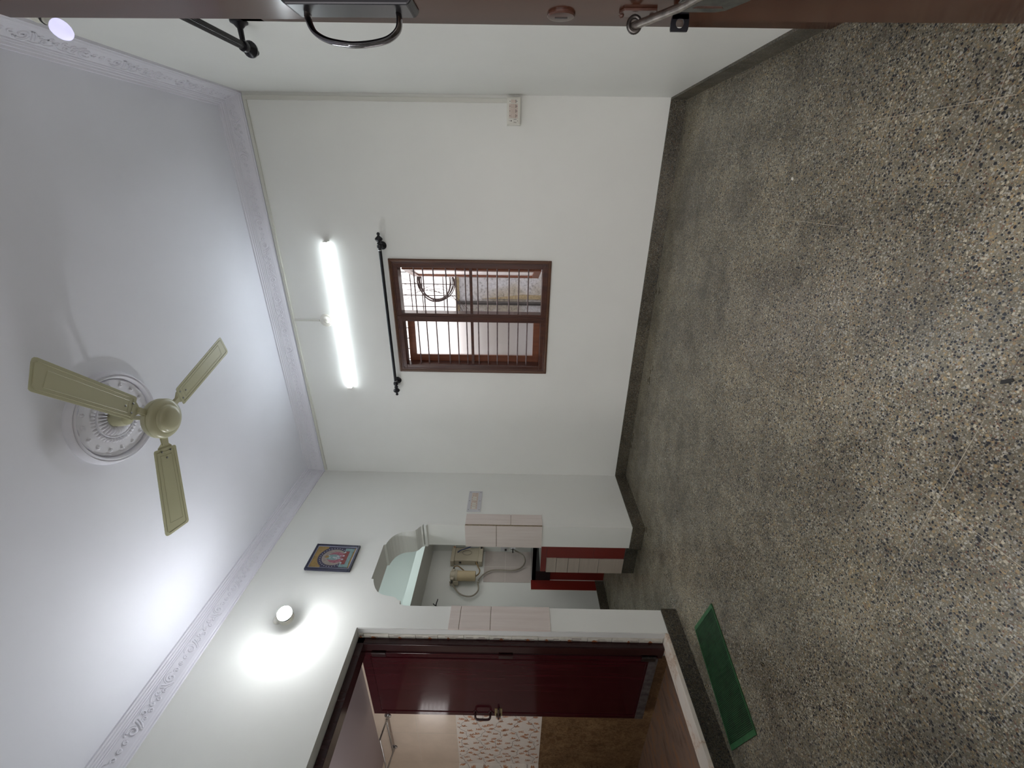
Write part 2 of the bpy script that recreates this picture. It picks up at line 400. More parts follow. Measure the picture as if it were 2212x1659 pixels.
# printed sprigs on the floral band
def sprigs(to3, u0, u1, v0, v1, seed):
    rnd = random.Random(seed); mb = MB()
    def leaf(u, v_, a, l, w):
        c, s_ = math.cos(a), math.sin(a)
        pts = [(0, 0), (.35*l, w), (l, 0), (.35*l, -w)]
        P = [to3(u+c*p[0]-s_*p[1], v_+s_*p[0]+c*p[1]) for p in pts]
        if all(u0 <= u+c*p[0]-s_*p[1] <= u1 and v0 <= v_+s_*p[0]+c*p[1] <= v1 for p in pts): mb.add(P, [(0, 1, 2, 3)])
    def stem(pts, w):
        for (a, b_) in zip(pts, pts[1:]):
            dx, dy = b_[0]-a[0], b_[1]-a[1]; l = math.hypot(dx, dy) or 1; nx, ny = -dy/l*w, dx/l*w
            q = [(a[0]+nx, a[1]+ny), (b_[0]+nx, b_[1]+ny), (b_[0]-nx, b_[1]-ny), (a[0]-nx, a[1]-ny)]
            if all(u0 <= p[0] <= u1 and v0 <= p[1] <= v1 for p in q): mb.add([to3(*p) for p in q], [(0, 1, 2, 3)])
    for cv in [v0 + .06 + .13*k for k in range(int((v1-v0)/.13)+1)]:
        ph = rnd.random()*6; pts = []
        u = u0
        while u < u1:
            pts.append((u, cv + .026*math.sin(u*28+ph) + .008*math.sin(u*77+ph))); u += .008
        mb.mi = 1; stem(pts, .0011)
        for i in range(3, len(pts), 4):
            u_, v_ = pts[i]; sgn = 1 if (i//4) % 2 else -1
            a = sgn*(.7+rnd.random()*.8); L = .040+.02*rnd.random()
            tw = [(u_+math.cos(a)*L*t/5+.004*math.sin(t), v_+math.sin(a)*L*t/5) for t in range(6)]
            mb.mi = 1; stem(tw, .0007); mb.mi = 0
            for t in (2, 3, 4, 5):
                for sg in (1, -1): leaf(tw[t][0], tw[t][1], a+sg*(.7+rnd.random()*.4), .015+.009*rnd.random(), .0036)
            if i % 2 == 0:
                for k in range(6): leaf(tw[5][0], tw[5][1], k*PI/3+rnd.random(), .013, .0036)
    return mb
fp = sprigs(lambda u, v_: (u, YB-.0012, v_), XK, -3.30, .852, 1.48, 3)
o = fp.build('floral_print', [LEAFP, STEMP], bpy.data.objects['wall_bathroom'])
fp = sprigs(lambda u, v_: (XK+.0058, u, v_), 1.2, YB, .852, 1.48, 5)
o = fp.build('floral_print', [LEAFP, STEMP], bpy.data.objects['wall_bathroom_end'])

# ---- skirting
def skirt_pieces(mb, segs, axis, a, b):
    for u0, u1 in segs:
        if axis == 0: mb.box(u0+.0006, u1-.0006, a, b, 0, BH)
        else: mb.box(a, b, u0+.0006, u1-.0006, 0, BH)
    return mb
def cuts(a, b, st, off=0):
    c = [a]; x = a + off if off else a + st
    while x < b - .02: c.append(x); x += st
    return list(zip(c, c[1:]+[b]))
sk = .012
struct(skirt_pieces(MB(), cuts(XL, XR, .915, .52), 0, D-sk, D), 'baseboard_back', SKIRT, 'dark terrazzo skirting under the barred window wall', 'skirting')
struct(skirt_pieces(MB(), cuts(1.882, D-sk, .9), 1, XR-sk, XR), 'baseboard_right', SKIRT, 'dark terrazzo skirting along the bright right wall', 'skirting')
mb = MB(); mb.box(XL, XL+sk, J1-.001, D-sk, 0, BH); mb.box(XB, XL+sk-.0, J1-sk, J1, 0, BH)
struct(mb, 'baseboard_left', SKIRT, 'terrazzo skirting between back corner and kitchen opening', 'skirting')
mb = MB(); mb.box(XL, XL+sk, FY, J0, 0, BH); mb.box(XB, XL+sk, J0, J0+.004, 0, BH)
struct(mb, 'baseboard_bathroom', terrazzo('terrazzo_step', .25, False, 1.0, .3), 'dark terrazzo riser below the marble threshold', 'skirting')
mb = MB(); mb.box(XK, XK+.012, 1.845, 3.45, 0, BH)
struct(mb, 'baseboard_kitchen', SKIRTK, 'near-black terrazzo skirting in the kitchen', 'skirting')
# marble threshold
mb = MB(); mb.box(-2.652, XL+.006, .92, 1.6955, .045, .121)
struct(mb, 'trim_2', MARBLE, 'cream veined marble threshold of the bathroom door', 'threshold', bevel=.002)

# ---- cornice with scroll relief
ZB = 2.917
prof = [(0, ZB), (.012, ZB), (.013, ZB+.008), (.019, ZB+.012), (.022, ZB+.018), (.026, ZB+.024), (.040, ZB+.058), (.056, ZB+.082), (.057, ZB+.087), (.063, ZB+.088), (.064, ZB+.094), (.070, ZB+.096), (.072, ZB+.103), (.080, ZB+.105), (.082, ZB+.112), (.092, ZB+.114), (.093, ZC), (0, ZC)]
def frieze(t):   # t 0..1 across the ornamented band -> (offset, z), normal
    p = [(.026, ZB+.024), (.040, ZB+.058), (.056, ZB+.082)]
    if t < .55: k = t/.55; a, b_ = p[0], p[1]
    else: k = (t-.55)/.45; a, b_ = p[1], p[2]
    q = (a[0]+(b_[0]-a[0])*k, a[1]+(b_[1]-a[1])*k)
    return q
def spiral(cs, ct, r0, r1, a0, a1, n=16):
    return [(cs+math.cos(a0+(a1-a0)*i/n)*(r0+(r1-r0)*i/n), ct+math.sin(a0+(a1-a0)*i/n)*(r0+(r1-r0)*i/n)) for i in range(n+1)]
W = .066   # width of the ornamented band
def motif():
    c = []
    c.append((spiral(0, .5*W, .0085, .0085, 0, 2*PI, 10), .0034))
    c.append((spiral(.0, .5*W, .002, .002, 0, 2*PI, 6), .0032))
    for sg in (1, -1):
        f = lambda pts: [(sg*p[0], p[1]) for p in pts]
        c.append((f(spiral(.036, .48*W, .013, .003, .6, 5.2+PI*.5, 14)), .0032))
        c.append((f(spiral(.078, .52*W, .024, .004, 2.2, -6.2, 22)), .0040))
        c.append((f(spiral(.078, .52*W, .031, .028, 2.6, .1, 10)), .0030))
        c.append((f([(.095, .1*W), (.106, .25*W), (.116, .5*W), (.122, .8*W)]), .0036))
        c.append((f([(.104, .1*W), (.116, .25*W), (.127, .45*W), (.134, .75*W)]), .0032))
        c.append((f(spiral(.140, .34*W, .012, .003, 3.4, -3.6, 12)), .0034))
        c.append((f(spiral(.160, .66*W, .013, .003, -2.6, 4.4, 12)), .0038))
        c.append((f(spiral(.178, .30*W, .011, .003, 2.6, -4.0, 12)), .0036))
        c.append((f([(.150, .85*W), (.170, .93*W), (.190, .86*W), (.205, .7*W)]), .0030))
        c.append((f([(.110, .92*W), (.130, .97*W), (.146, .9*W)]), .0026))
    c.append((spiral(.205, .5*W, .012, .002, 0, 8, 14), .0042))
    return c
MOT = motif(); PER = .412
def cornice(name, A, B, inward, label, first, m0=True, m1=True):
    # A,B: corner points on the wall line (x,y); inward: unit vector into the room
    A = Vector((*A, 0)); B = Vector((*B, 0)); Iv = Vector((*inward, 0)); T = (B-A).normalized(); L = (B-A).length
    mb = MB(); n = len(prof)
    e0 = [A + Iv*p + T*(p if m0 else 0) + Vector((0, 0, z)) for p, z in prof]
    e1 = [B + Iv*p - T*(p if m1 else 0) + Vector((0, 0, z)) for p, z in prof]
    mb.add(e0+e1, [list(range(n))[::-1], list(range(n, 2*n))] + [(i, (i+1) % n, n+(i+1) % n, n+i) for i in range(n)])
    s = first
    nrm = (Iv*.8 + Vector((0, 0, -.6))).normalized()
    while s < L - .05:
        for pts, r in MOT:
            q = [(s+p[0], p[1]) for p in pts]
            if min(p[0] for p in q) < .05 or max(p[0] for p in q) > L-.05: continue
            path = []
            for ss, tt in q:
                o_, z_ = frieze(max(0, min(1, tt/W)))
                path.append(A + T*ss + Iv*o_ + Vector((0, 0, z_)))
            mb.tube(path, r*1.25, 6, squash=nrm, cap=False)
        s += PER
    return struct(mb, name, PLAST, label, 'cornice')
cornice('trim_3', (XL, FY), (XL, D), (1, 0), 'white plaster scroll cornice along the left wall', .83, False, True)
cornice('trim_4', (XL, D), (XR, D), (0, -1), 'white plaster scroll cornice above the barred window wall', .12)
cornice('trim_5', (XR, D), (XR, FY), (-1, 0), 'white plaster scroll cornice along the right wall', .15, True, False)

# ---- tile cladding of the opening
def cladding(name, boxes, label):
    mb = MB()
    for b_ in boxes: mb.box(*b_)
    return mb
mb = MB()
for z0, z1 in ((.841, 1.101), (1.104, 1.478)): mb.box(XL-.01, XL+.006, J1+.004, 2.717, z0, z1)
for z0, z1 in ((.841, 1.219), (1.223, 1.480)): mb.box(XB-.006, XL+.001, J1-.009, J1+.002, z0, z1)
mb.mi = 1; mb.box(XB, XL+.003, J1-.005, J1+.004, .843, 1.478); mb.box(XL-.01, XL+.003, J1+.002, 2.712, .845, 1.476); mb.box(XL-.004, XL+.0055, J1-.004, J1+.004, .843, 1.478)
struct(mb, 'trim_6', [PINKT, GROUT], 'pinkish beige tiles around far jamb of kitchen opening', 'wall tiles', bevel=.0015)
mb = MB()
for z0, z1 in ((.838, 1.220), (1.223, 1.418), (1.421, 1.487)): mb.box(XL-.01, XL+.006, 1.6975, J0+.004, z0, z1)
for z0, z1 in ((.838, 1.220), (1.223, 1.487)): mb.box(XB, XL-.002, J0, J0+.006, z0, z1)
mb.mi = 1; mb.box(XL-.01, XL+.003, 1.70, J0+.002, .84, 1.485)
struct(mb, 'trim_7', [PINKT, GROUT], 'pinkish beige tiles between bathroom door and kitchen opening', 'wall tiles', bevel=.0015)
# broken tile edge on the bathroom reveal
rnd = random.Random(11)
mb = MB(); z = .125
while z < 2.05:
    h = .14+.03*rnd.random(); h = min(h, 2.055-z)
    mb.mi = 0; mb.box(-2.617, -2.585+.006*rnd.random(), 1.692-.002*rnd.random(), 1.70, z+.0015, z+h-.0015)
    mb.mi = 1
    if rnd.random() < .9:
        zc = z+h*(.3+.4*rnd.random()); w = .006+.008*rnd.random()
        mb.prism([(-2.617, zc-w*1.4), (-2.606, zc-w*.5), (-2.598-.004*rnd.random(), zc+.3*w), (-2.607, zc+w), (-2.617, zc+w*1.3)], 1, 1.6895, 1.6925)
    mb.mi = 2
    for k in range(3):
        za = z+h*rnd.random()*.7; xa = -2.612+.02*rnd.random()
        mb.box(xa, xa+.0012, 1.6896, 1.6925, za, min(za+.03+.04*rnd.random(), 2.05))
    z += h
mb.mi = 3; mb.box(-2.585, XL-.004, 1.6965, 1.7002, .12, 2.055)
struct(mb, 'trim_8', [plain('chipped_tile', (.62, .60, .54), .5, 0, .1, 30), RUSTF, STEMP, paint('rough_plaster', (.68, .69, .68), .8)], 'chipped patterned tile edge with rust marks beside the bathroom frame', 'wall tiles')

# ================================================================ WINDOW
w1 = empty('window_1', ((WX0+WX1)/2, D, WZ0), 'dark brown wooden double window with horizontal bars and one sash open', 'window', kind='structure')
def rect_ring(mb, x0, x1, z0, z1, w, y0, y1):
    mb.box(x0, x1, y0, y1, z1-w, z1); mb.box(x0, x1, y0, y1, z0, z0+w)
    mb.box(x0, x0+w, y0, y1, z0+w, z1-w); mb.box(x1-w, x1, y0, y1, z0+w, z1-w)
mb = MB(); rect_ring(mb, WX0, WX1, WZ0, WZ1, .024, D-.012, D+.004); rect_ring(mb, WX0+.004, WX1-.004, WZ0+.004, WZ1-.004, .012, D-.016, D-.01)
mb.build('outer_moulding', WINO, w1, bevel=.003)
mb = MB(); rect_ring(mb, WX0+.013, WX1-.013, WZ0+.013, WZ1-.013, .052, D-.004, D+.095)
rect_ring(mb, WX0+.024, WX1-.024, WZ0+.024, WZ1-.024, .010, D-.008, D)
for x in (WX0+.04, WX1-.04):
    for z in (WZ0+.04, WZ1-.04): mb.lathe([(.006, 0), (.0055, .003), (.001, .004)], 8, (x, D-.004, z), (0, -1, 0))
mb.build('window_frame', WINW, w1, bevel=.003)
MX = -.980
mb = MB(); mb.box(MX-.034, MX+.034, D-.002, D+.09, WZ0+.06, WZ1-.06); mb.box(MX-.012, MX+.012, D-.012, D, WZ0+.03, WZ1-.03); mb.box(MX-.022, MX+.022, D-.006, D, WZ0+.04, WZ1-.04)
for z in (WZ0+.055, WZ0+.17, 1.45, WZ1-.17, WZ1-.055): mb.lathe([(.005, 0), (.004, .003), (.001, .004)], 8, (MX, D-.012, z), (0, -1, 0))
mb.build('mullion', WINW, w1, bevel=.002)
# the grille: 12 round bars and a flat rail in each half
for x0, x1 in ((WX0+.055, MX-.03), (MX+.03, WX1-.055)):
    g = MB(); g.box(x0, x1, D+.018, D+.030, 1.436, 1.458)
    rail = g.build('grille_rail', WINW, w1)
    for z in (.996, 1.071, 1.147, 1.241, 1.317, 1.395, 1.492, 1.566, 1.642, 1.741, 1.821, 1.892):
        b_ = MB(); b_.tube([(x0, D+.024, z), (x1, D+.024, z)], .0052, 8)
        b_.build('grille_bar', BAR, w1, smooth=True)
def sash(name, hinge, ang, wdt, zlo, zhi, flip, open_lab):
    # built along +x from the hinge then turned
    e = bpy.data.objects.new(name, None); COL.objects.link(e); e.parent = w1
    e.location = Vector(hinge) - w1.location; e.rotation_euler = (0, 0, ang)
    s_ = MB(); x1 = wdt
    rect_ring(s_, 0, x1, zlo, zhi, .058, 0, .028)
    so = s_.build('sash_frame', SASHW); so.parent = e; so.modifiers.new('bevel', 'BEVEL').width = .002
    gp = MB().box(.056, x1-.056, .012, .016, zlo+.056, zhi-.056).build('pane', FROST); gp.parent = e
    return e
sash('casement_sash', (WX0+.058, D+.100, 0), .06, .425, WZ0+.058, WZ1-.07, 0, '')
sash('casement_sash', (WX1-.070, D+.100, 0), math.radians(180-71), .405, WZ0+.07, WZ1-.07, 1, '')

w2 = empty('window_2', (XK, 1.25, 1.62), 'louvred bathroom ventilator in the end wall', 'window', kind='structure')
mb = MB()
for (a, b_, c, d_) in ((1.08, 1.42, 1.62, 1.64), (1.08, 1.42, 1.90, 1.92), (1.08, 1.10, 1.64, 1.90), (1.40, 1.42, 1.64, 1.90)): mb.box(XK-.12, XK+.006, a, b_, c, d_)
mb.build('window_frame', SWITCH, w2)
for k in range(7):
    z = 1.655+.038*k
    MB().add([(XK-.09, 1.10, z+.022), (XK-.09, 1.40, z+.022), (XK-.04, 1.40, z), (XK-.04, 1.10, z), (XK-.09, 1.10, z+.026), (XK-.09, 1.40, z+.026), (XK-.04, 1.40, z+.004), (XK-.04, 1.10, z+.004)],
             [(0, 1, 2, 3), (4, 5, 6, 7), (0, 1, 5, 4), (2, 3, 7, 6), (1, 2, 6, 5), (0, 3, 7, 4)]).build('louvre', FROST, w2)
# ---- outside the window
OY = 4.42
mb = MB(); mb.box(-3.2, 1.2, OY, OY+.25, -.16, 1.71)
tag(mb.build('neighbour_wall', CEMENT), 'rough grey cement wall seen through the right window half', 'wall', kind='structure')
mb = MB(); x = -3.2
while x < 1.2:
    mb.box(x, x+.07, OY-.012+.008*random.random(), OY+.1, 1.685+.012*random.random(), 1.735); x += .07
tag(mb.build('wall_coping', TERRA), 'yellowed crumbling coping on top of the grey cement wall', 'coping', kind='structure')
mb = MB(); mb.tube([(-1.145, OY-.03, -.1), (-1.145, OY-.03, 1.72)], .020, 10)
tag(mb.build('drain_pipe', PIPE, smooth=True), 'dark vertical pipe on the grey cement wall outside', 'pipe')
mb = MB(); mb.prism([(-1.105, 0), (-1.065, 0), (-1.07, .5), (-1.055, 1.0), (-1.09, 1.3), (-1.105, 1.45)], 1, OY-.006, OY+.01)
tag(mb.build('mortar_stain', TERRA), 'ochre mortar streak beside the dark outdoor pipe', 'mortar')
mb = MB()
mb.box(-2.2, .4, OY+.05, OY+.062, 2.86, 2.88)
for x in [-2.2+.123*k for k in range(22)]: mb.box(x-.004, x+.004, OY+.05, OY+.058, 1.7, 2.88)
for z in (1.87, 2.10, 2.22, 2.46, 2.70): mb.box(-2.2, .4, OY+.056, OY+.066, z-.0045, z+.0045)
tag(mb.build('balcony_grille', WIRE), 'thin iron grille standing on the cement wall outside', 'grille')
mb = MB(); rnd = random.Random(4)
for k in range(6):
    pts = []; r = .185+.03*rnd.random(); cx = -.930+.02*rnd.random(); cz = 1.905+.03*rnd.random(); ph = rnd.random()*6
    for i in range(36):
        a = 2*PI*i/36; pts.append((cx+r*.95*math.cos(a), OY-.075-.03*k/9+.01*math.sin(a*3+ph), cz+r*math.sin(a)*.9+.01*math.sin(2*a+ph)))
    mb.tube(pts, .0055, 5, closed=True)
for k in range(5):
    p0 = (-1.15+.06*k, OY+.056, 2.3); p1 = (-.95-.05*k, OY-.075, 1.9-.06*k); p2 = (-1.2-.05*k, OY-.065, 1.6+.04*k)
    mb.tube(spline([p0, p1, p2], 8), .0025, 5)
tag(mb.build('cable_coil', WIRE, smooth=True), 'coil of black cable hanging on the outdoor grille', 'cable')

# ================================================================ CURTAIN RODS
def finial(mb, base, d, s=1.0):
    mb.lathe([(.013*s, -.006), (.017*s, 0), (.014*s, .006), (.012*s, .012), (.021*s, .020), (.028*s, .030), (.027*s, .038), (.018*s, .047), (.009*s, .055), (.008*s, .060), (.012*s, .066), (.011*s, .074), (.004*s, .080)], 20, base, d)
    return mb
def bracket(mb, wallp, n, rod):
    mb.lathe([(.031, 0), (.030, .006), (.020, .011), (.010, .022), (.0085, (rod-wallp).length)], 20, wallp, n)
    mb.lathe([(.018, -.010), (.020, 0), (.018, .010)], 16, rod, n.orthogonal().cross(n) if False else Vector((1, 0, 0)) if abs(n.x) < .5 else Vector((0, 1, 0)))
    return mb
ry, rz = D-.072, 2.104
cr = empty('curtain_rod', (-.98, ry, rz), 'black curtain rod with finials mounted above the barred window', 'curtain rod', 'black curtain rods')
MB().tube([(-1.578, ry, rz), (-.405, ry, rz)], .0118, 14).build('rod', BLACK, cr, smooth=True)
finial(MB(), (-.405, ry, rz), (1, 0, 0)).build('finial', BLACK, cr, smooth=True)
finial(MB(), (-1.578, ry, rz), (-1, 0, 0)).build('finial', BLACK, cr, smooth=True)
for x in (-.425, -1.545):
    bracket(MB(), Vector((x, D, rz)), Vector((0, -1, 0)), Vector((x, ry, rz))).build('bracket', BLACK, cr, smooth=True)
for x in (-.452, -1.520): MB().lathe([(.0135, -.003), (.0145, 0), (.0135, .003)], 16, (x, ry, rz), (1, 0, 0)).build('ring', STEEL, cr, smooth=True)
rx, rz2 = .455, 2.131
cr = empty('curtain_rod', (rx, 1.4, rz2), 'black ribbed curtain rod end on the right wall behind the entrance door', 'curtain rod', 'black curtain rods')
mb = MB(); n = 20; vs = []
for y in (.95, 1.96):
    for j in range(n*2):
        a = PI*j/n; r = .0135 if j % 2 else .0118; vs.append((rx+r*math.cos(a), y, rz2+r*math.sin(a)))
mb.add(vs, [(j, (j+1) % (2*n), 2*n+(j+1) % (2*n), 2*n+j) for j in range(2*n)] + [list(range(2*n))[::-1], list(range(2*n, 4*n))])
mb.build('rod', BLACK, cr)
finial(MB(), (rx, 1.955, rz2), (0, 1, 0)).build('finial', BLACK, cr, smooth=True)
bracket(MB(), Vector((XR, 1.945, rz2)), Vector((-1, 0, 0)), Vector((rx, 1.945, rz2))).build('bracket', BLACK, cr, smooth=True)
bracket(MB(), Vector((XR, .98, rz2)), Vector((-1, 0, 0)), Vector((rx, .98, rz2))).build('bracket', BLACK, cr, smooth=True)

# ================================================================ LIGHTS
tz = 2.522
tl = empty('tube_light', (-1.01, D, tz), 'lit white slim tube light on the back wall above the curtain rod', 'tube light')
MB().box(-1.616, -.402, D-.011, D, tz-.013, tz+.013).build('batten', SWITCH, tl)
MB().prism([(D-.0115, tz+.015), (D-.0115, tz-.015)] + [(D-.013-.010*math.sin(PI*i/10), tz-.015*math.cos(PI*i/10)) for i in range(11)], 0, -1.612, -.406).build('diffuser', TUBE_E, tl, smooth=True)
for x in (-1.620, -.406): MB().box(x, x+.008, D-.040, D, tz-.018, tz+.018).build('end_cap', SWITCH, tl)
MB().box(-1.512, -1.508, D-.004, D, tz-.032, tz-.014).build('fixing_clip', SWITCH, tl)
cx, cz = -1.018, 2.634
rs = empty('ceiling_rose_connector', (cx, D, cz), 'white round wire outlet on back wall beside the tube light', 'outlet')
MB().lathe([(.052, 0), (.050, .006), (.044, .008)], 32, (cx, D, cz), (0, -1, 0)).build('round_plate', SWITCH, rs, smooth=True)
MB().lathe([(.032, .006), (.030, .018), (.022, .026), (.012, .028)], 28, (cx+.004, D, cz-.002), (0, -1, 0)).build('terminal_cap', SWITCH, rs, smooth=True)
MB().tube(spline([(cx+.003, D-.028, cz-.006), (cx-.012, D-.045, cz-.022), (cx-.008, D-.040, cz-.045), (cx+.006, D-.022, cz-.062), (cx+.012, D-.014, cz-.084), (cx+.008, D-.02, cz-.098)], 5), .0032, 8).build('wire', SWITCH, rs, smooth=True)

def led_bulb(name, base, d, m_glass, label, grp, s=1.0, wallp=None, wn=None):
    d = Vector(d).normalized(); base = Vector(base)
    e = empty(name, base, label, 'light bulb', 'led bulbs on the side walls')
    MB().lathe([(.034*s, 0), (.035*s, .004), (.020*s, .006), (.018*s, .034), (.016*s, .036)], 24, base - d*.036, d).build('holder', SWITCH, e, smooth=True)
    MB().lathe([(.0225*s, 0), (.0225*s, .006)], 24, base - d*.012, d).build('collar', DARKGAP, e, smooth=True)
    if s > 1:
        pb = [(.014, 0), (.018, .014), (.028, .030), (.0322, .044), (.0322, .047)]; pg = [(.0318, .047), (.0312, .054), (.0275, .064), (.020, .072), (.009, .0765), (.001, .0775)]
    else:
        pb = [(.014, 0), (.018, .012), (.026, .024), (.0295, .028)]; pg = [(.0285, .028), (.031, .036), (.0315, .046), (.029, .057), (.023, .067), (.013, .074), (.002, .076)]
    MB().lathe([(r*s, h) for r, h in pb], 24, base, d).build('bulb_base', SWITCH, e, smooth=True)
    MB().lathe([(r*s, h) for r, h in pg], 28, base, d).build('globe', m_glass, e, smooth=True)
    if wallp is not None:
        w = MB(); w.lathe([(.036, 0), (.034, .008), (.022, .018), (.019, .022)], 24, wallp, wn)
        w.tube([Vector(wallp)+Vector(wn)*.018, base - d*.034], .018, 14); w.build('wall_mount', SWITCH, e, smooth=True)
    return e
led_bulb('led_bulb', (-2.452, 1.712, 2.500), (.925, -.31, -.22), BULB_L, 'glowing round bulb high on the left wall above the bathroom door', None, 1.30, (XL, 1.745, 2.575), (1, 0, 0))
led_bulb('led_bulb', (.488, 1.812, 2.716), (-.58, -.05, -.80), BULB_R, 'bluish oval bulb in a holder near the top of right wall', None, .92, (XR, 1.815, 2.775), (-1, 0, 0))

# ================================================================ CEILING ROSE + FAN
FX, FYY = -1.043, 1.731
R0 = .226; nr, na = 74, 288; mb = MB(); vs = []; fs = []
def rose_h(r, a):
    h = .010
    if r > .218: h = .012 - (r-.218)*1.2
    elif r > .205: h = .012 + .006*math.sin((r-.205)/.013*PI)
    elif r > .192: h = .014 + .005*math.sin((r-.192)/.013*PI)
    elif r > .186: h = .004
    elif r > .122:
        h = .009
        k = 16; da = (a*k/(2*PI)) % 1 - .5; arc = da*2*PI/k*.157; d_ = math.hypot(arc, r-.157)
        if d_ < .0105: h += .006*(1-(d_/.0105)**2)*(.65+.35*math.cos(5*math.atan2(r-.157, arc)))
        if abs(r-.179) < .004: h += .003*max(0, math.sin(a*12))
    elif r > .098:
        k = 44; h = .008 + .007*abs(math.sin(a*k/2))*math.sin((r-.098)/.024*PI)
    elif r > .090: h = .013
    elif r > .040:
        k = 30; t = (r-.040)/.05; h = .006 + .012*abs(math.sin(a*k/2+.6*t))*math.sin(PI*min(1, t*.9+.1)) + .004*t
    else: h = .004
    return max(.001, h*1.7)
for i in range(nr+1):
    r = .002 + (R0-.002)*i/nr
    for j in range(na):
        a = 2*PI*j/na; vs.append((FX+r*math.cos(a), FYY+r*math.sin(a), ZC - rose_h(r, a)))
for i in range(nr):
    for j in range(na): fs.append((i*na+j, i*na+(j+1) % na, (i+1)*na+(j+1) % na, (i+1)*na+j))
b0 = len(vs)
for j in range(na): vs.append((FX+R0*math.cos(2*PI*j/na), FYY+R0*math.sin(2*PI*j/na), ZC))
for j in range(na): fs.append((nr*na+j, nr*na+(j+1) % na, b0+(j+1) % na, b0+j))
mb.add(vs, fs)
tag(mb.build('ceiling_medallion', PLAST, smooth=True), 'round white plaster medallion with sunburst flutes around the fan mount', 'ceiling medallion')
fan = empty('ceiling_fan', (FX, FYY, ZC), 'cream three-blade ceiling fan hanging from the plaster medallion', 'ceiling fan')
MB().lathe([(.046, 0), (.044, -.012), (.041, -.055), (.034, -.075), (.014, -.086)], 32, (FX, FYY, ZC-.002)).build('canopy', CREAM, fan, smooth=True)
MB().lathe([(.0105, 0), (.0105, -.16)], 16, (FX, FYY, ZC-.06)).build('downrod', CREAM, fan, smooth=True)
MB().lathe([(.026, 0), (.036, .012), (.036, .03), (.020, .045), (.011, .05)], 24, (FX, FYY, 2.835)).build('lower_canopy', CREAM, fan, smooth=True)
mb = MB(); mb.lathe([(.03, .042), (.072, .036), (.090, .022), (.096, .008), (.096, -.004), (.0925, -.006), (.0925, -.009), (.0965, -.011), (.0965, -.019), (.090, -.028), (.076, -.033), (.069, -.034)], 48, (FX, FYY, 2.802))
mb.build('motor_housing', CREAM, fan, smooth=True)
MB().lathe([(.069, 0), (.066, -.004), (.064, -.006), (.0635, -.013), (.058, -.020), (.040, -.026), (.02, -.028), (.001, -.0285)], 40, (FX, FYY, 2.769)).build('bottom_cap', CREAM, fan, smooth=True)
def blade(ang):
    zb_ = 2.803
    M = Matrix.Translation((FX, FYY, zb_)) @ Matrix.Rotation(ang, 4, 'Z')
    P = Matrix.Rotation(math.radians(9), 4, 'X')
    outl = [(.150, -.044), (.152, -.050), (.159, -.053), (.566, -.064), (.574, -.062), (.579, -.057), (.594, .040), (.593, .054), (.588, .061), (.578, .064), (.159, .058), (.152, .055), (.150, .050)]
    b_ = MB(); b_.prism(outl, 2, -.0011, .0011)
    inner = [(.166, -.040), (.560, -.051), (.570, -.044), (.582, .042), (.572, .050), (.166, .045)]
    b_.tube([(x, y, -.0012) for x, y in inner], .0017, 6, closed=True)
    inner2 = [(.185, -.026), (.535, -.036), (.535, .030), (.185, .030)]
    b_.tube([(x, y, -.001) for x, y in inner2], .0011, 5, closed=True)
    b_.xform(M @ P)
    bo = b_.build('blade', CREAMD, fan)
    a_ = MB(); a_.prism([(.088, -.018), (.125, -.014), (.145, -.034), (.200, -.030), (.215, 0), (.200, .030), (.145, .034), (.125, .014), (.088, .018)], 2, .0011, .0045)
    a_.box(.082, .135, -.013, .013, -.008, .0045)
    a_.xform(M @ P); a_.build('blade_bracket', CREAM, bo)
    for x, y in ((.165, -.022), (.165, .022), (.200, 0)):
        MB().lathe([(.0052, -.001), (.0048, -.0035), (.001, -.0045)], 10, (x, y, 0)).xform(M @ P).build('screw', STEEL, bo)
for a in (-44, 73, -165.5): blade(math.radians(a))

# ================================================================ SWITCHBOARDS, CONDUITS
mb = MB(); mb.box(.484, .509, D-.014, D, 1.17, 2.892)
mb.box(.486, .507, D-.016, D-.014, 1.17, 2.892)
cd = tag(mb.build('conduit', CONDUIT), 'vertical cable trunking down the corner to the white switchboard', 'conduit', 'cable trunking')
mb = MB(); mb.box(XL+.02, .505, D-.014, D, 2.892, 2.912); 
tag(mb.build('conduit', CONDUIT), 'horizontal cable trunking under the cornice on the back wall', 'conduit', 'cable trunking')
mb = MB(); mb.box(-1.026, -1.013, D-.010, D, 2.685, 2.892)
tag(mb.build('conduit', CONDUIT), 'short cable trunking dropping to the round wire outlet', 'conduit', 'cable trunking')
sb = empty('switchboard', (.435, D, 1.125), 'white surface switchboard in the corner below the trunking', 'switchboard')
x0, x1, z0, z1 = .356, .512, 1.083, 1.172
yf = D-.048
MB().box(x0, x1, yf, D, z0, z1).build('back_box', SWITCH, sb, bevel=.002)
MB().box(x0+.006, x1-.006, yf-.004, yf, z0+.005, z1-.005).build('front_plate', SWITCH, sb, bevel=.001)
mw = .0265
for k in range(4):
    xa = x1-.012-mw*(k+1)
    s_ = MB(); s_.box(xa+.0008, xa+mw-.0008, yf-.0075, yf-.003, z0+.018, z1-.014)
    so = s_.build('switch', SWITCH if k < 1 else SWITCHB, sb)
    r_ = MB(); r_.prism([(yf-.0075, z0+.032), (yf-.0075, z1-.026), (yf-.0135, z1-.030), (yf-.009, z0+.034)], 0, xa+.005, xa+mw-.005)
    r_.build('rocker', SWITCHB, so)
    for zz in (z0+.024, z1-.020): MB().lathe([(.0024, 0), (.0022, .0008)], 8, (xa+mw/2, yf-.0075, zz), (0, -1, 0)).build('screw', DARKGAP, so)
    MB().box(xa+.004, xa+mw-.004, yf-.0082, yf-.0075, z0+.0290, z0+.0315).build('rocker_gap', DARKGAP, so)
xa = x0+.010; xb = x1-.012-mw*4-.001
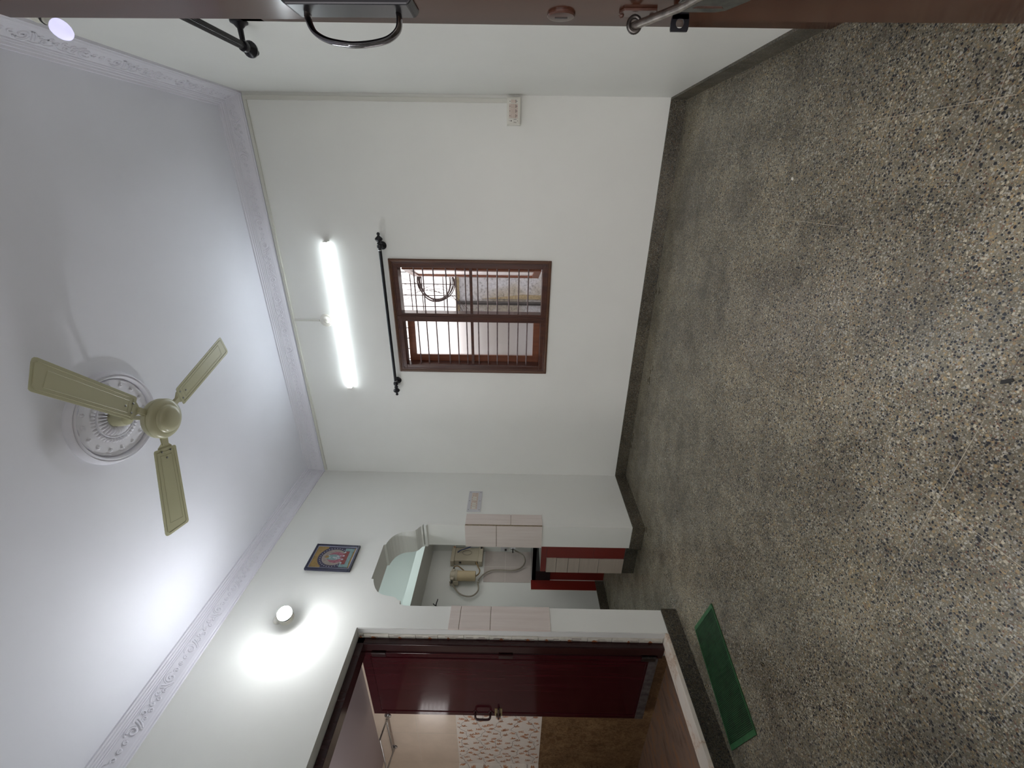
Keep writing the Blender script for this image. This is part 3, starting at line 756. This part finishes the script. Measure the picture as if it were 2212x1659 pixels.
s_ = MB().box(xa, xb, yf-.0065, yf-.003, z0+.012, z1-.012).build('socket', SWITCH, sb, bevel=.001)
xc = (xa+xb)/2
for dx, dz, r in ((0, .016, .0036), (-.008, -.004, .0026), (.008, -.004, .0026), (-.009, -.014, .0026), (.009, -.014, .0026), (0, .028, .002), (0, -.026, .002)):
    MB().lathe([(r, 0), (r*.9, .0006)], 10, (xc+dx, yf-.0065, (z0+z1)/2+dz), (0, -1, 0)).build('pin_hole', DARKGAP, s_)
# panel on the left wall
Y0, Y1, Z0, Z1 = 2.746, 3.006, 1.364, 1.484
pn = empty('switch_panel', (XL, (Y0+Y1)/2, Z0), 'grey metal switch panel with a row of switches beside the beige jamb tiles', 'switch panel')
MB().box(XL, XL+.006, Y0, Y1, Z0, Z1).build('plate', PANEL, pn, bevel=.0015)
for y in (Y0+.018, (Y0+Y1)/2, Y1-.018):
    for z in (Z0+.014, Z1-.014): MB().lathe([(.0034, 0), (.003, .0015)], 8, (XL+.006, y, z), (1, 0, 0)).build('screw', DSTEEL, pn)
mwy = .0258; yy = Y0+.026
for k in range(8):
    ya = yy+k*mwy
    so = MB().box(XL+.006, XL+.0095, ya+.0007, ya+mwy-.0007, Z0+.034, Z1-.030).build('switch' if k not in (3, 6, 7) else 'socket', SWITCHB, pn)
    if k in (3, 6, 7):
        for dy, dz, r in ((0, .014, .003), (-.006, -.002, .0024), (.006, -.002, .0024), (-.006, -.014, .0024), (.006, -.014, .0024)):
            MB().lathe([(r, 0), (r*.9, .0005)], 8, (XL+.0095, ya+mwy/2+dy, (Z0+Z1)/2+dz), (1, 0, 0)).build('pin_hole', DARKGAP, so)
    else:
        MB().prism([(XL+.0095, Z0+.046), (XL+.0095, Z1-.042), (XL+.015, Z1-.046), (XL+.0105, Z0+.048)], 1, ya+.0045, ya+mwy-.0045).build('rocker', SWITCH, so)
        for zz in (Z0+.040, Z1-.036): MB().lathe([(.0022, 0), (.002, .0006)], 8, (XL+.0095, ya+mwy/2, zz), (1, 0, 0)).build('screw', DARKGAP, so)

# ================================================================ PICTURE
PY0, PY1, PZ0, PZ1 = 2.107, 2.340, 2.253, 2.581
pc = empty('framed_picture', (XL, (PY0+PY1)/2, PZ0), 'small dark blue framed print hanging on the left wall by the bulb', 'picture')
pc_parts = []
fr = MB(); fw = .017
for (a, b_, c, d_) in ((PY0, PY1, PZ0, PZ0+fw), (PY0, PY1, PZ1-fw, PZ1), (PY0, PY0+fw, PZ0+fw, PZ1-fw), (PY1-fw, PY1, PZ0+fw, PZ1-fw)): fr.box(XL+.001, XL+.020, a, b_, c, d_)
fr.build('frame', plain('dark_blue_frame', (.012, .013, .035), .3, 0, .2, 20), pc, bevel=.003)
ly = MB()
for (a, b_, c, d_) in ((PY0+.0175, PY1-.0175, PZ0+.0175, PZ0+.0205), (PY0+.0175, PY1-.0175, PZ1-.0205, PZ1-.0175), (PY0+.0175, PY0+.0205, PZ0+.0205, PZ1-.0205), (PY1-.0205, PY1-.0175, PZ0+.0205, PZ1-.0205)): ly.box(XL+.010, XL+.0165, a, b_, c, d_)
ly.build('inner_slip', plain('silver_slip', (.35, .36, .45), .3, .5, .1, 20), pc)
pm = MB(); xx = XL+.012
def disc(cy, cz, ry_, rz_, lvl, mi, a0=0, a1=2*PI, n=28):
    pm.mi = mi; c0 = (xx+lvl*.0003, cy, cz)
    pts = [(xx+lvl*.0003, max(PY0+.021, min(PY1-.021, cy+ry_*math.cos(a0+(a1-a0)*i/n))), max(PZ0+.021, min(PZ1-.021, cz+rz_*math.sin(a0+(a1-a0)*i/n)))) for i in range(n+1)]
    pm.add([c0]+pts, [(0, i+1, i+2) for i in range(n)])
def rectp(y0_, y1_, z0_, z1_, lvl, mi):
    pm.mi = mi; x_ = xx+lvl*.0003; pm.add([(x_, y0_, z0_), (x_, y1_, z0_), (x_, y1_, z1_), (x_, y0_, z1_)], [(0, 1, 2, 3)])
pcy = (PY0+PY1)/2
rectp(PY0+.02, PY1-.02, PZ0+.02, PZ1-.02, 0, 1)
rectp(PY0+.02, PY1-.02, PZ1-.10, PZ1-.02, 1, 0)
disc(pcy, PZ1-.165, .098, .112, 2, 1)
for k in range(30):
    a = 2*PI*k/30; disc(pcy+.083*math.cos(a), PZ1-.165+.095*math.sin(a), .0035, .0035, 3, 6, n=8)
disc(pcy, PZ1-.168, .072, .085, 4, 2)
disc(pcy, PZ1-.185, .050, .062, 5, 4)
disc(pcy, PZ1-.165, .026, .050, 6, 3)
for k in range(22):
    rnd_ = random.Random(k); disc(pcy+.03*(rnd_.random()-.5), PZ1-.13-.09*rnd_.random(), .005, .0045, 7, 6, n=8)
disc(pcy+.002, PZ1-.118, .011, .014, 8, 0)
rectp(pcy-.078, pcy+.078, PZ0+.035, PZ0+.060, 5, 3)
rectp(pcy-.086, pcy-.060, PZ0+.030, PZ0+.098, 6, 3); rectp(pcy+.060, pcy+.086, PZ0+.030, PZ0+.098, 6, 3)
rectp(pcy-.058, pcy+.058, PZ0+.060, PZ0+.088, 5, 5)
for k in range(7): disc(pcy-.048+.016*k, PZ0+.092, .006, .009, 7, 5 if k % 2 else 6, n=8)
rectp(pcy-.09, pcy+.09, PZ0+.021, PZ0+.033, 6, 0)
arts = [plain('ochre_print', (.26, .165, .045), .5, 0, .2, 40), plain('dark_arch_print', (.03, .025, .06), .5, 0, .3, 60), plain('sand_print', (.27, .23, .20), .5, 0, .2, 60), plain('teal_print', (.17, .27, .27), .5, 0, .2, 60), plain('rose_print', (.28, .09, .12), .5, 0, .3, 60), plain('red_print', (.19, .03, .025), .5, 0, .2, 60), plain('pearl_print', (.40, .40, .44), .5, 0, .1, 60)]
pm.build('print', arts, pc)
# tip the top of the picture off the wall a little
pc.rotation_euler = (0, math.radians(2.2), 0)

# ================================================================ KITCHEN
mb = MB()
# counter body: red dado on the far wall, the near support block with red and beige facing
ct = empty('kitchen_counter', (-3.5, 3.3, 0), 'red tiled kitchen counter with black granite top beyond the opening', 'counter')
mb = MB(); mb.box(-3.115, XB-.002, 2.652, 3.45, BH, .832); mb.box(XK+.002, -3.115, 3.47, YK-.002, 0, .80)
mb.build('masonry_base', paint('counter_plaster', (.12, .125, .115), .7), ct)
MB().box(-3.116, XB-.003, 2.645, 2.653, .785, .833).build('red_edge_tile', REDT, ct)
MB().box(-2.946, XB-.003, 2.645, 2.653, .375, .783).build('red_tile', REDT, ct)
MB().box(-2.946, XB-.003, 2.645, 2.653, .108, .3735).build('red_tile', REDT, ct)
MB().box(XK+.0025, -3.116, 3.463, 3.47, .0, .64).build('red_tile', REDT, ct)
mb = MB()
zs = [.106, .324, .492, .592, .696, .784]
for a, b_ in zip(zs, zs[1:]): mb.box(-3.119, -2.948, 2.638, 2.653, a+.0015, b_-.0015)
mb.box(-2.9605, -2.9455, 2.642, 2.653, .7, .784)
mb.build('beige_tile_strip', BEIGET, ct, bevel=.0008)
mb = MB(); mb.box(XK+.002, XB-.002, 3.45, YK-.002, .80, .845); mb.box(XK+.002, -3.03, 3.45, 3.474, .63, .845)
mb.box(-3.115, -3.03, 2.95, 3.45, .8325, .846)
mb.build('granite_top', GRANITE, ct, bevel=.002)
mb = MB(); mb.box(-3.116, XB-.003, 2.64, 2.653, 0, BH)
mb.build('plinth', SKIRTK, ct)
mb = MB(); mb.box(XK, XK+.006, 3.322, 3.45, BH, .857); mb.mi = 1
mb.box(XK, XK+.005, 3.415, YK, .85, 1.418)
mb.mi = 2; mb.box(XK, XK+.0065, 3.318, 3.322, BH, .861); mb.box(XK, XK+.0065, 3.318, 3.45, .857, .861)
mb.box(XK, XK+.007, 3.63, 3.632, .85, 1.418); mb.box(XK, XK+.0055, 3.415, YK, 1.16, 1.162)
struct(mb, 'trim_9', [REDT, plain('backsplash_tile', (.45, .40, .37), .35, 0, .05), SWITCH], 'red dado and beige backsplash on the kitchen far wall', 'wall tiles')
# water purifier
XF = -4.14
wp = empty('water_purifier', (-4.18, 3.75, 1.443), 'beige box-shaped water purifier mounted high on the kitchen wall', 'water purifier')
MB().box(XK+.002, XF, 3.650, 3.850, 1.495, 1.788).build('body', PURI, wp, bevel=.008)
MB().box(XK+.002, XF+.012, 3.628, 3.862, 1.786, 1.832).build('top_cap', PURI, wp, bevel=.006)
MB().box(XK+.002, XF+.012, 3.628, 3.862, 1.443, 1.497).build('bottom_cap', PURI, wp, bevel=.006)
MB().tube([(XF+.002, 3.768+.036*math.cos(2*PI*i/32), 1.640+.055*math.sin(2*PI*i/32)) for i in range(32)], .0020, 6, closed=True).build('badge_ring', plain('badge_grey', (.17, .16, .13), .5), wp)
MB().box(XF+.010, XF+.0135, 3.825, 3.856, 1.452, 1.478).build('display_window', DARKGAP, wp)
MB().box(XF+.010, XF+.013, 3.835, 3.858, 1.795, 1.812).build('red_label', RUSTF, wp)
for k in range(2): MB().box(XF-.05, XF-.02, 3.6485, 3.650, 1.50+.20*k, 1.53+.20*k).build('slot', DARKGAP, wp)
pf = empty('water_prefilter', (-4.14, 3.43, 1.5), 'tan cylinder pre-filter below the purifier on the kitchen wall', 'water filter')
MB().lathe([(.052, 0), (.056, .006), (.058, .20), (.060, .215)], 32, (-4.135, 3.425, 1.505)).build('canister', PURI2, pf, smooth=True)
MB().lathe([(.066, 0), (.068, .004), (.068, .022), (.062, .026)], 32, (-4.135, 3.425, 1.716)).build('lock_ring', PURI, pf, smooth=True)
mb = MB(); mb.lathe([(.054, 0), (.056, .03), (.048, .055), (.02, .062)], 32, (-4.135, 3.425, 1.742)); mb.box(-4.165, -4.105, 3.352, 3.498, 1.755, 1.790)
mb.build('head', PURI, pf, smooth=True)
MB().lathe([(.013, 0), (.013, .03)], 14, (-4.135, 3.350, 1.772), (0, -1, 0)).build('port', DARKGAP, pf, smooth=True)
MB().lathe([(.013, 0), (.013, .03)], 14, (-4.135, 3.498, 1.772), (0, 1, 0)).build('port', DARKGAP, pf, smooth=True)
mb = MB(); mb.box(-4.218, -4.20, 3.36, 3.49, 1.735, 1.80); mb.box(-4.20, -4.135, 3.345, 3.352, 1.70, 1.80); mb.build('wall_bracket', PURI, pf)
hx = -4.185
def hose(name, pts, r, mat_, label, n=6):
    # the hoses hang from the pre-filter and move with it
    p3 = [p if len(p) == 3 else (hx, p[0], p[1]) for p in pts]
    o = MB().tube(spline(p3, n), r, 8).build(name, mat_, pf, smooth=True); o['label'] = label; return o
hose('water_hose', [(-4.135, 3.318, 1.772), (-4.16, 3.300, 1.745), (3.254, 1.70), (3.213, 1.645), (3.195, 1.577), (3.205, 1.52), (3.245, 1.478), (3.299, 1.462), (3.386, 1.475), (3.448, 1.451), (3.513, 1.396), (3.554, 1.321), (3.562, 1.218), (3.556, 1.097), (3.575, 1.007), (3.625, .948), (3.701, .920), (-4.17, 3.770, .942), (-4.15, 3.80, 1.0), (-4.12, 3.80, 1.05)], .0085, HOSE, 'long clear hose looping from pre-filter down to the tap')
hose('water_hose', [(-4.135, 3.528, 1.772), (-4.14, 3.56, 1.765), (-4.15, 3.575, 1.73), (-4.17, 3.56, 1.69), (-4.19, 3.535, 1.65), (-4.20, 3.49, 1.62)], .0075, HOSEB, 'short brown hose arching from top of the pre-filter')
hose('water_hose', [(-4.165, 3.655, 1.52), (-4.165, 3.625, 1.51), (-4.165, 3.585, 1.49), (-4.16, 3.53, 1.465), (-4.155, 3.48, 1.47), (-4.15, 3.445, 1.495), (-4.14, 3.430, 1.508)], .0075, HOSEB, 'brown hose hanging from bottom of the purifier')
mb = MB(); mb.tube([(hx+.012*math.cos(a), 3.385+.016*math.sin(a)*.2, 1.478+.018*math.sin(a)) for a in [2*PI*i/12 for i in range(12)]], .003, 6, closed=True)
mb.build('cable_tie', SWITCH, pf, smooth=True)
tag(MB().tube(spline([(XF+.002, 3.772, 1.758), (XF+.03, 3.778, 1.72), (XF+.04, 3.795, 1.66), (XF+.05, 3.82, 1.60), (XF+.09, 3.848, 1.55), (-3.99, YK-.006, 1.52)], 6), .006, 8).build('power_cable', BLUEW, smooth=True), 'blue cable curving over the purifier front', 'cable')
tp = empty('water_tap', (-4.10, YK, 1.07), 'chrome angle tap under the purifier on the kitchen wall', 'tap')
MB().lathe([(.034, 0), (.030, .006), (.014, .010), (.012, .05)], 24, (-4.10, YK, 1.072), (0, -1, 0)).build('flange', DSTEEL, tp, smooth=True)
MB().tube([(-4.10, YK-.05, 1.10), (-4.10, YK-.05, 1.045)], .014, 14).build('valve_body', STEEL, tp, smooth=True)
mb = MB(); mb.tube([(-4.10, YK-.05, 1.072), (-4.10, YK-.085, 1.072)], .009, 12); mb.box(-4.13, -4.07, YK-.098, YK-.084, 1.064, 1.080); mb.build('knob', DSTEEL, tp, bevel=.003)
ks = empty('kitchen_socket', (-4.12, YK, 1.14), 'white plug socket on the kitchen side wall above the tap', 'socket')
MB().box(-4.195, -4.05, YK-.010, YK, 1.138, 1.225).build('plate', PANEL, ks, bevel=.002)
MB().box(-4.185, -4.155, YK-.016, YK-.010, 1.150, 1.175).build('plug', DARKGAP, ks)
mb = MB(); mb.box(-4.14, -4.0, YK-.012, YK, 1.79, 1.802)
tag(mb.build('conduit', SWITCH), 'thin white horizontal trunking behind the purifier top', 'conduit', 'cable trunking')
mb = MB(); mb.box(-4.14, -4.0, YK-.012, YK, 1.508, 1.520)
tag(mb.build('conduit', SWITCH), 'thin white horizontal trunking behind the purifier base', 'conduit', 'cable trunking')
hk = MB(); hk.box(XK, XK+.006, 3.07, 3.086, 1.89, 1.93); hk.box(XK+.006, XK+.05, 3.074, 3.082, 1.905, 1.915)
hk.tube(spline([(XK+.045, 3.078, 1.91), (XK+.06, 3.09, 1.905), (XK+.062, 3.115, 1.90), (XK+.058, 3.135, 1.90)], 5), .0055, 8)
hk.tube(spline([(XK+.02, 3.078, 1.91), (XK+.03, 3.09, 1.935), (XK+.032, 3.10, 1.945)], 5), .005, 8)
tag(hk.build('wall_hook', BLACK, smooth=True), 'small black hook under the kitchen loft shelf', 'hook')

# ================================================================ BATHROOM DOOR
d1 = empty('door_1', (-2.62, 1.68, .12), 'open dark maroon bathroom door in its maroon frame', 'door', kind='structure')
mb = MB()
mb.box(-2.72, -2.62, 1.655, 1.6995, .121, 2.06)
mb.box(-2.72, -2.62, .905, .95, .121, 2.06)
mb.box(-2.72, -2.62, .905, 1.6995, 2.016, 2.0605)
mb.box(-2.68, -2.62, 1.650, 1.656, .121, 2.016)
mb.build('door_frame', MAROONF, d1, bevel=.004)
lz0, lz1 = .150, 2.046
LY = 1.648
lf = MB(); lf.box(-3.395, -2.700, LY, LY+.036, lz0, lz1)
lf = lf.build('leaf', MAROON, d1, bevel=.002)
mb = MB()
# raised border bead around the leaf
b0, b1, c0, c1 = -3.350, -2.745, lz0+.07, lz1-.06
mb.tube([(b0, LY, c0), (b1, LY, c0), (b1, LY, c1), (b0, LY, c1)], .0045, 6, closed=True)
mb.build('panel_bead', MAROON, lf)
mb = MB(); mb.box(-3.39, -2.705, LY-.0035, LY, lz0, lz0+.055); mb.build('kick_strip', plain('worn_kick_strip', (.11, .10, .10), .5, .3, .5, 25), lf)
for z in (.21, 1.12, 1.93):
    h = MB(); h.box(-2.735, -2.69, LY-.004, LY+.002, z-.045, z+.045); h.tube([(-2.697, LY-.004, z-.045), (-2.697, LY-.004, z+.045)], .006, 8)
    h.build('hinge', DSTEEL if z < .3 else MAROONF, lf)
hx0 = -3.345
h = MB(); h.tube(spline([(hx0, LY, 1.222), (hx0-.004, LY-.02, 1.222), (hx0-.012, LY-.038, 1.228), (hx0-.014, LY-.042, 1.25), (hx0-.014, LY-.042, 1.275), (hx0-.014, LY-.042, 1.30), (hx0-.012, LY-.038, 1.322), (hx0-.004, LY-.02, 1.328), (hx0, LY, 1.328)], 4), .0075, 10)
for z in (1.222, 1.328): h.lathe([(.016, 0), (.014, .004)], 14, (hx0, LY, z), (0, -1, 0))
h.build('pull_handle', MAROONF, lf, smooth=True)
h = MB(); h.box(-3.388, -3.30, LY-.004, LY, 1.14, 1.192); h.build('latch_plate', plain('brass_latch', (.35, .29, .15), .35, .7, .2, 30), lf)
h = MB(); h.tube([(-3.405, LY-.012, 1.166), (-3.28, LY-.012, 1.166)], .0075, 10); h.box(-3.375, -3.355, LY-.020, LY-.003, 1.150, 1.182); h.build('latch_bolt', MAROONF, lf, smooth=False)
# towel rack
trk = empty('towel_rack', (-3.75, YB, 2.0), 'chrome double rail towel rack high on the bathroom wall', 'towel rack')
for x in (-3.545, -3.985):
    h = MB(); h.lathe([(.026, 0), (.024, .006), (.010, .010), (.009, .03)], 20, (x, YB, 1.985), (0, -1, 0)); h.build('wall_flange', STEEL, trk, smooth=True)
    h = MB(); h.tube([(x, YB-.028, 1.985), (x, YB-.15, 2.0)], .006, 10); h.build('arm', STEEL, trk, smooth=True)
MB().tube([(-3.985, YB-.035, 1.985), (-3.545, YB-.035, 1.985)], .006, 10).build('rail', STEEL, trk, smooth=True)
MB().tube([(-3.985, YB-.15, 2.0), (-3.545, YB-.15, 2.0)], .006, 10).build('rail', STEEL, trk, smooth=True)

# ================================================================ ENTRANCE DOOR (open, right beside the camera)
d2 = empty('door_2', (.335, FY, 0), 'open glossy brown entrance door at the right with black pull handle', 'door', kind='structure')
FXD, DE = .326, 1.150
lf = MB().box(FXD, FXD+.036, FY+.005, DE, .012, 2.205).build('leaf', BROWN, d2, bevel=.0025)
# pull handle
h = MB(); h.prism([(FXD, 1.302), (FXD, 1.556), (FXD-.007, 1.552), (FXD-.012, 1.546), (FXD-.012, 1.312), (FXD-.007, 1.306)], 1, DE-.128, DE-.054)
h.build('handle_plate', BLACK, lf, bevel=.003)
h = MB(); hy = DE-.078
pts = spline([(FXD-.006, hy, 1.522), (FXD-.022, hy, 1.524), (FXD-.042, hy, 1.515), (FXD-.055, hy, 1.490), (FXD-.061, hy, 1.455), (FXD-.062, hy, 1.43), (FXD-.059, hy, 1.395), (FXD-.052, hy, 1.365), (FXD-.038, hy, 1.345), (FXD-.020, hy, 1.340), (FXD-.006, hy, 1.342)], 6)
vs = []; fs = []; k = len(pts)
for i, p in enumerate(pts):
    t = (pts[min(i+1, k-1)]-pts[max(i-1, 0)]).normalized(); u = Vector((0, 1, 0)); w = t.cross(u)
    wd = .012; th = .0048
    for a_ in range(12):
        a = 2*PI*a_/12; vs.append(p + u*math.cos(a)*wd*1.1 + w*math.sin(a)*th*1.1)
for i in range(k-1):
    for j in range(12): fs.append((i*12+j, i*12+(j+1) % 12, (i+1)*12+(j+1) % 12, (i+1)*12+j))
h.add(vs, fs); h.build('pull_handle', plain('polished_dark_steel', (.16, .15, .16), .12, 1, .3, 20), lf, smooth=True)
# key escutcheon
h = MB(); h.lathe([(.029, 0), (.029, .003), (.027, .0055), (.021, .0062)], 28, (FXD, 1.108, 1.012), (-1, 0, 0)); eo = h.build('key_escutcheon', FITB, lf, smooth=True)
MB().box(FXD-.0072, FXD-.006, 1.106, 1.110, .999, 1.025).build('keyhole', DARKGAP, eo)
# sliding bolt: rod tilted, held by a staple ring, lock plate and hasp
bo = MB(); bo.tube([(FXD-.024, .90, .775), (FXD-.026, .98, .805), (FXD-.026, 1.086, .868)], .0072, 14)
bo = bo.build('bolt_rod', plain('worn_bolt_steel', (.30, .27, .24), .25, .9, .4, 70, .2), lf, smooth=True)
h = MB(); h.tube([(FXD-.024+.013*math.cos(a), 1.080+.002*math.cos(a), .865+.012*math.sin(a)) for a in [2*PI*i/20 for i in range(20)]], .0042, 10, closed=True)
h.build('staple_ring', DSTEEL, lf, smooth=True)
h = MB(); h.prism([(1.070, .825), (1.088, .820), (1.105, .835), (1.112, .858), (1.105, .882), (1.088, .897), (1.070, .890)], 0, FXD-.005, FXD)
for z in (.828, .890): h.lathe([(.006, 0), (.004, .004), (.001, .005)], 12, (FXD-.005, 1.096, z), (-1, 0, 0))
h.build('staple_base', FITB, lf, bevel=.001)
h = MB(); h.prism([(.885, .690), (.965, .690), (1.012, .712), (1.020, .728), (1.020, .790), (1.012, .808), (.965, .812), (.885, .835)], 0, FXD-.022, FXD-.018)
h.box(FXD-.020, FXD, .885, .895, .70, .83)
h.build('hasp_plate', plain('grey_hasp_steel', (.20, .21, .20), .3, .9, .3, 60), lf, bevel=.001)
MB().prism([(.990, .728), (.998, .722), (.998, .778), (.990, .772)], 0, FXD-.0228, FXD-.022).build('hasp_slot', FITB, lf)
# staple with a round eye
h = MB(); cy_, cz_ = 1.082, .773; ring = []; oy = []
n = 28
zc_, r_in = 0, .0082
cx_ = FXD-.0235
outer = []
for i in range(n):
    a = 2*PI*i/n
    ox, oz = math.cos(a), math.sin(a)
    rx_, rz_ = .0185, .0165
    px, pz = max(-.0165, min(.0115, ox*.034)), oz*.0185
    outer.append((cx_-px*1.0, cz_+pz)); ring.append((cx_+.002-ox*r_in, cz_+oz*r_in))
vs = []
for y in (cy_-.0022, cy_+.0022):
    for p in outer: vs.append((p[0], y, p[1]))
    for p in ring: vs.append((p[0], y, p[1]))
fs = []
for i in range(n):
    j = (i+1) % n
    fs += [(i, j, n+j, n+i), (2*n+i, 3*n+i, 3*n+j, 2*n+j), (i, 2*n+i, 2*n+j, j), (n+i, n+j, 3*n+j, 3*n+i)]
h.add(vs, fs); h.box(FXD-.015, FXD, cy_-.0022, cy_+.0022, cz_-.016, cz_+.016)
h.build('padlock_eye', BLACK, lf)
lf.rotation_euler = (0, math.radians(-.35), 0)
# a second doorway frame on the right wall, its edge just shows past the open leaf
d3 = empty('door_3', (XR, 1.5, 0), 'brown frame of another door on the right wall behind the open door', 'door', kind='structure')
mb = MB(); mb.box(XR-.018, XR-.0005, 1.800, 1.880, .0, 2.08); mb.box(XR-.018, XR-.0005, 1.05, 1.12, .0, 2.08); mb.box(XR-.018, XR-.0005, 1.05, 1.880, 2.0, 2.08)
mb.build('door_frame', BROWN, d3, bevel=.003)
MB().box(XR-.010, XR-.0005, 1.12, 1.800, .005, 2.0).build('leaf', BROWN, d3)

# ================================================================ MAT AND SMALL LITTER
A_, B_, C_, D_ = Vector((-2.034, 1.539)), Vector((-2.340, 1.611)), Vector((-2.4916, 1.080)), Vector((-2.164, 1.000))
cen = (A_+B_+C_+D_)/4; ud = ((B_-A_)+(C_-D_)).normalized(); vd = Vector((-ud.y, ud.x))
if vd.dot(A_-D_) < 0: vd = -vd
hw = .158; hl = .278
mat_e = empty('door_mat', (cen.x, cen.y, 0), 'green ribbed rubber mat on the floor before the bathroom', 'mat')
ang = math.atan2(vd.y, vd.x)
RM = Matrix.Rotation(ang, 4, 'Z')
mb = MB(); mb.box(-hl, hl, -hw, hw, .0005, .0045)
k = -hw+.010
x = -hl+.022
while x < hl-.022:
    mb.prism([(x, .0045), (x+.0042, .0045), (x+.0030, .0068), (x+.0012, .0068)], 1, -hw+.008, hw-.008); x += .0066
o = mb.build('ribbed_pad', GREEN); o.parent = mat_e; o.rotation_euler = (0, 0, ang)
mb = MB(); mb.box(-hl, -hl+.020, -hw, hw, .0045, .0062); mb.box(hl-.020, hl, -hw, hw, .0045, .0062)
mb.box(-hl+.02, hl-.02, -hw, -hw+.006, .0045, .007); mb.box(-hl+.02, hl-.02, hw-.006, hw, .0045, .007)
o = mb.build('border', GREENE); o.parent = mat_e; o.rotation_euler = (0, 0, ang)
def floor_bit(name, x, y, pts, h, mat_, label, cat):
    m_ = MB().prism([(x+p[0], y+p[1]) for p in pts], 2, .0002, h)
    return tag(m_.build(name, mat_), label, cat)

floor_bit('debris_chip', -.379, .850, [(-.011, .008), (-.003, .011), (.010, -.006), (.006, -.011), (-.004, -.003)], .004, DARKGAP, 'small black chip lying on the terrazzo near the bottom corner', 'debris')
floor_bit('debris_chip', .037, 1.862, [(-.006, -.003), (-.001, -.006), (.006, .002), (.003, .006), (-.004, .004)], .004, SWITCH, 'tiny pale chip lying on the terrazzo near the right wall', 'debris')

# ================================================================ WORLD, CAMERA
wd = bpy.data.worlds.new('sky'); S.world = wd; wd.use_nodes = True
wnt = wd.node_tree; bg = wnt.nodes['Background']; bg.inputs[0].default_value = (1.0, .95, .94, 1)
# overcast sky, brighter on the open courtyard side the entrance faces
wg = N(wnt, 'ShaderNodeTexCoord'); ws = N(wnt, 'ShaderNodeSeparateXYZ'); wnt.links.new(wg.outputs['Generated'], ws.inputs[0])
wr = N(wnt, 'ShaderNodeMapRange'); wnt.links.new(ws.outputs[1], wr.inputs[0])
wr.inputs[1].default_value = -.6; wr.inputs[2].default_value = .4; wr.inputs[3].default_value = .80; wr.inputs[4].default_value = .46
wnt.links.new(wr.outputs[0], bg.inputs[1])


# unseen area lights added to brighten the bathroom and the kitchen
def room_fill(name, loc, size, power, col, rot=(0, 0, 0)):
    l = bpy.data.lights.new(name, 'AREA'); l.energy = power; l.color = col; l.size = size
    o = bpy.data.objects.new(name, l); COL.objects.link(o); o.location = loc; o.rotation_euler = rot; return o
room_fill('bathroom_fill', (-3.1, .45, 1.95), .25, 1.0, (1, .97, .95), (math.radians(70), 0, 0))
room_fill('kitchen_fill', (-3.1, 3.0, 2.9), .3, 1.2, (.9, 1, .98), (0, 0, 0))

cam = bpy.data.cameras.new('camera'); co = bpy.data.objects.new('camera', cam); COL.objects.link(co)
cam.sensor_width = 36; cam.sensor_fit = 'HORIZONTAL'; cam.lens = 14.6515; cam.clip_start = .02; cam.clip_end = 100
right = Vector((0.013648, 0.010200, -0.999855)); up = Vector((0.902112, 0.431179, 0.016713)); back = Vector((0.431287, -0.902209, -0.003317))
co.matrix_world = Matrix(((right.x, up.x, back.x, 0), (right.y, up.y, back.y, 0), (right.z, up.z, back.z, 1.10), (0, 0, 0, 1)))
S.camera = co
S.view_settings.view_transform = 'Standard'; S.view_settings.look = 'None'
S.view_settings.exposure = 2.50; S.view_settings.gamma = 1.0; S.view_settings.use_curve_mapping = False
